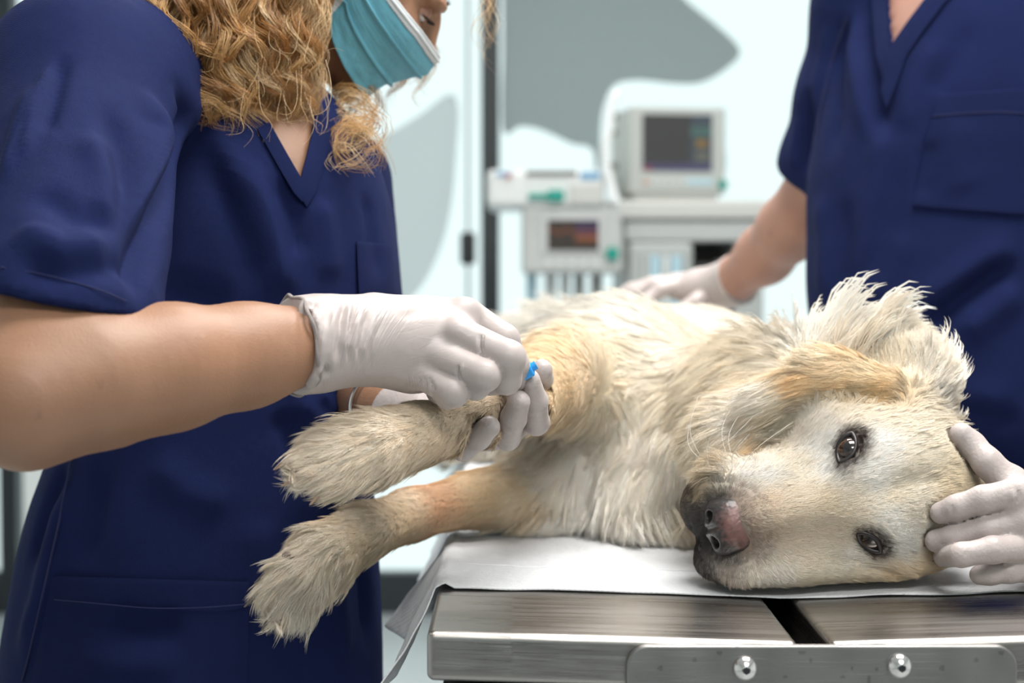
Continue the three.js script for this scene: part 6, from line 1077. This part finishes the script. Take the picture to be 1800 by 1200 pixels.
  // fluid jars under the ventilator
  for (const [a, b, m] of [[925, 945, bluePale], [958, 980, shellW], [986, 1004, shellW], [1010, 1030, grey], [1040, 1062, grey]]) part(t, 'connector', rod([X((a + b) / 2), Y(530), zF - 0.08], [X((a + b) / 2), Y(480), zF - 0.08], (X(b) - X(a)) / 2, 16), m);
  // upper tray on the left
  const tray = part(t, 'upper_tray', merge([bx(856, 1062, 300, 366, zF - 0.3, zF + 0.06, 0.02)]), shellW, 'white rounded tray unit');
  part(tray, 'control_strip', bx(924, 1012, 303, 311, zF + 0.055, zF + 0.066, 0.002), dark);
  part(tray, 'blue_label', bx(872, 900, 304, 312, zF + 0.055, zF + 0.064, 0.002), blue); part(tray, 'blue_label', bx(1018, 1052, 304, 318, zF + 0.055, zF + 0.064, 0.002), blue);
  part(tray, 'red_button', bx(890, 898, 308, 316, zF + 0.06, zF + 0.07, 0.002), std({ color: lin(0.5, 0.06, 0.05), roughness: 0.4 }));
  part(tray, 'clamp', merge([bx(928, 968, 342, 352, zF + 0.05, zF + 0.075, 0.004), bx(962, 990, 336, 356, zF + 0.05, zF + 0.08, 0.005)]), green, 'green clamp');
  part(tray, 'drawer_front', bx(1000, 1056, 326, 360, zF + 0.055, zF + 0.066, 0.004), shell);
  // patient monitor standing on the shelf, turned a little
  const mx = (X(1092) + X(1276)) / 2, mon = thing('patient_monitor', 'pale grey patient monitor with a dark screen standing on the machine', 'monitor', [mx, Y(352), zF - 0.12]);
  mon.rotation.y = 0.16;
  const L = (w, h, d, x, y, z, r) => { const g = box(w, h, d, x, y, z, r); g.userData.world = false; return g; }, mw = 0.285, mh = Y(178) - Y(352) - 0.012;
  const mp = (par, n, g, m, l) => { const o = part(par, n, g, m, l); o.position.set(0, 0, 0); return o; };
  mp(mon, 'foot', L(mw * 0.86, 0.02, 0.16, 0, 0.0105, -0.01, 0.006), shell);
  const body = mp(mon, 'housing', L(mw, mh - 0.02, 0.2, 0, 0.02 + (mh - 0.02) / 2, -0.03, 0.012), std({ color: lin(0.48, 0.50, 0.475), roughness: 0.45 }));
  mp(mon, 'bezel', L(mw * 0.98, mh * 0.94, 0.02, 0, 0.02 + (mh - 0.02) / 2, 0.07, 0.008), std({ color: lin(0.42, 0.44, 0.42), roughness: 0.45 }));
  const scr = dataTex(256, (u, v) => { let c = [0.20, 0.20, 0.20]; if (u > 0.68) { c = [0.22, 0.25, 0.28]; if (v > 0.42 && v < 0.56 && u > 0.76 && u < 0.93) c = [0.42, 0.34, 0.20]; if (v > 0.62 && v < 0.78) c = [0.24, 0.33, 0.31]; if (v > 0.18 && v < 0.34 && u > 0.76 && u < 0.95) c = [0.33, 0.33, 0.30]; } if (v < 0.13) c = [0.25, 0.24, 0.34]; if (v < 0.08 && u < 0.14) c = [0.42, 0.22, 0.26]; return c; }, true);
  mp(mon, 'screen', L(mw * 0.70, mh * 0.60, 0.004, 0.0, 0.02 + mh * 0.545, 0.081, 0), std({ map: scr, color: lin(1, 1, 1), roughness: 0.25, emissive: lin(1, 1, 1), emissiveMap: scr, emissiveIntensity: 0.25 }), 'dark screen with a column of readings');
  for (let k = 0; k < 6; k++) mp(body, 'key', L(0.014, 0.008, 0.006, -0.09 + k * 0.022, 0.02 + mh * 0.12, 0.082, 0.001), k === 0 ? std({ color: lin(0.6, 0.3, 0.2), roughness: 0.5 }) : shellW);
  mp(body, 'label', L(0.075, 0.014, 0.004, 0.065, 0.02 + mh * 0.13, 0.081, 0.001), bluePale);
  const knob = new THREE.CylinderGeometry(0.012, 0.013, 0.018, 20); knob.rotateX(PI / 2); knob.translate(mw / 2 - 0.012, 0.02 + mh * 0.1, 0.088); knob.userData.world = false; mp(body, 'dial', knob, green, 'green dial');
  mp(body, 'side_strip', L(0.004, mh * 0.2, 0.03, mw / 2, 0.02 + mh * 0.36, 0.055, 0.001), bluePale);
  mp(mon, 'handle', L(mw * 0.8, 0.012, 0.03, 0, mh + 0.004, -0.03, 0.005), shellW);
  // breathing hose hanging at the monitor's left
  const hose = thing('breathing_hose', 'white corrugated breathing hose hung beside the patient monitor', 'hose', [X(1072), Y(352), zF + 0.02]);
  const run = [[1078, 172], [1070, 200], [1068, 230], [1062, 262], [1064, 300], [1072, 330], [1078, 354]].map(([a, b]) => [X(a), Y(b), zF + 0.06]);
  const sm = smoothRun(run, 46), rings = sm.filter((_, i) => i % 2 === 0).map((p) => { const g = new THREE.SphereGeometry(0.013, 12, 8); g.translate(...p); return g; });
  part(hose, 'tube', tube(run, 0.012, 60, 12), shellW); part(hose, 'ribs', merge(rings), std({ color: lin(0.86, 0.88, 0.88), roughness: 0.35 })).userData.kind = 'stuff';
  for (const [px, py] of [[1078, 205], [1076, 234], [1078, 292]]) part(hose, 'clip', box(0.022, 0.016, 0.03, X(px), Y(py), zF + 0.01, 0.004), dark);
}
log('machine');

scene.traverse((o) => { if (o.isMesh) { o.castShadow = true; o.receiveShadow = true; } });
renderer.render(scene, camera);
log('done');
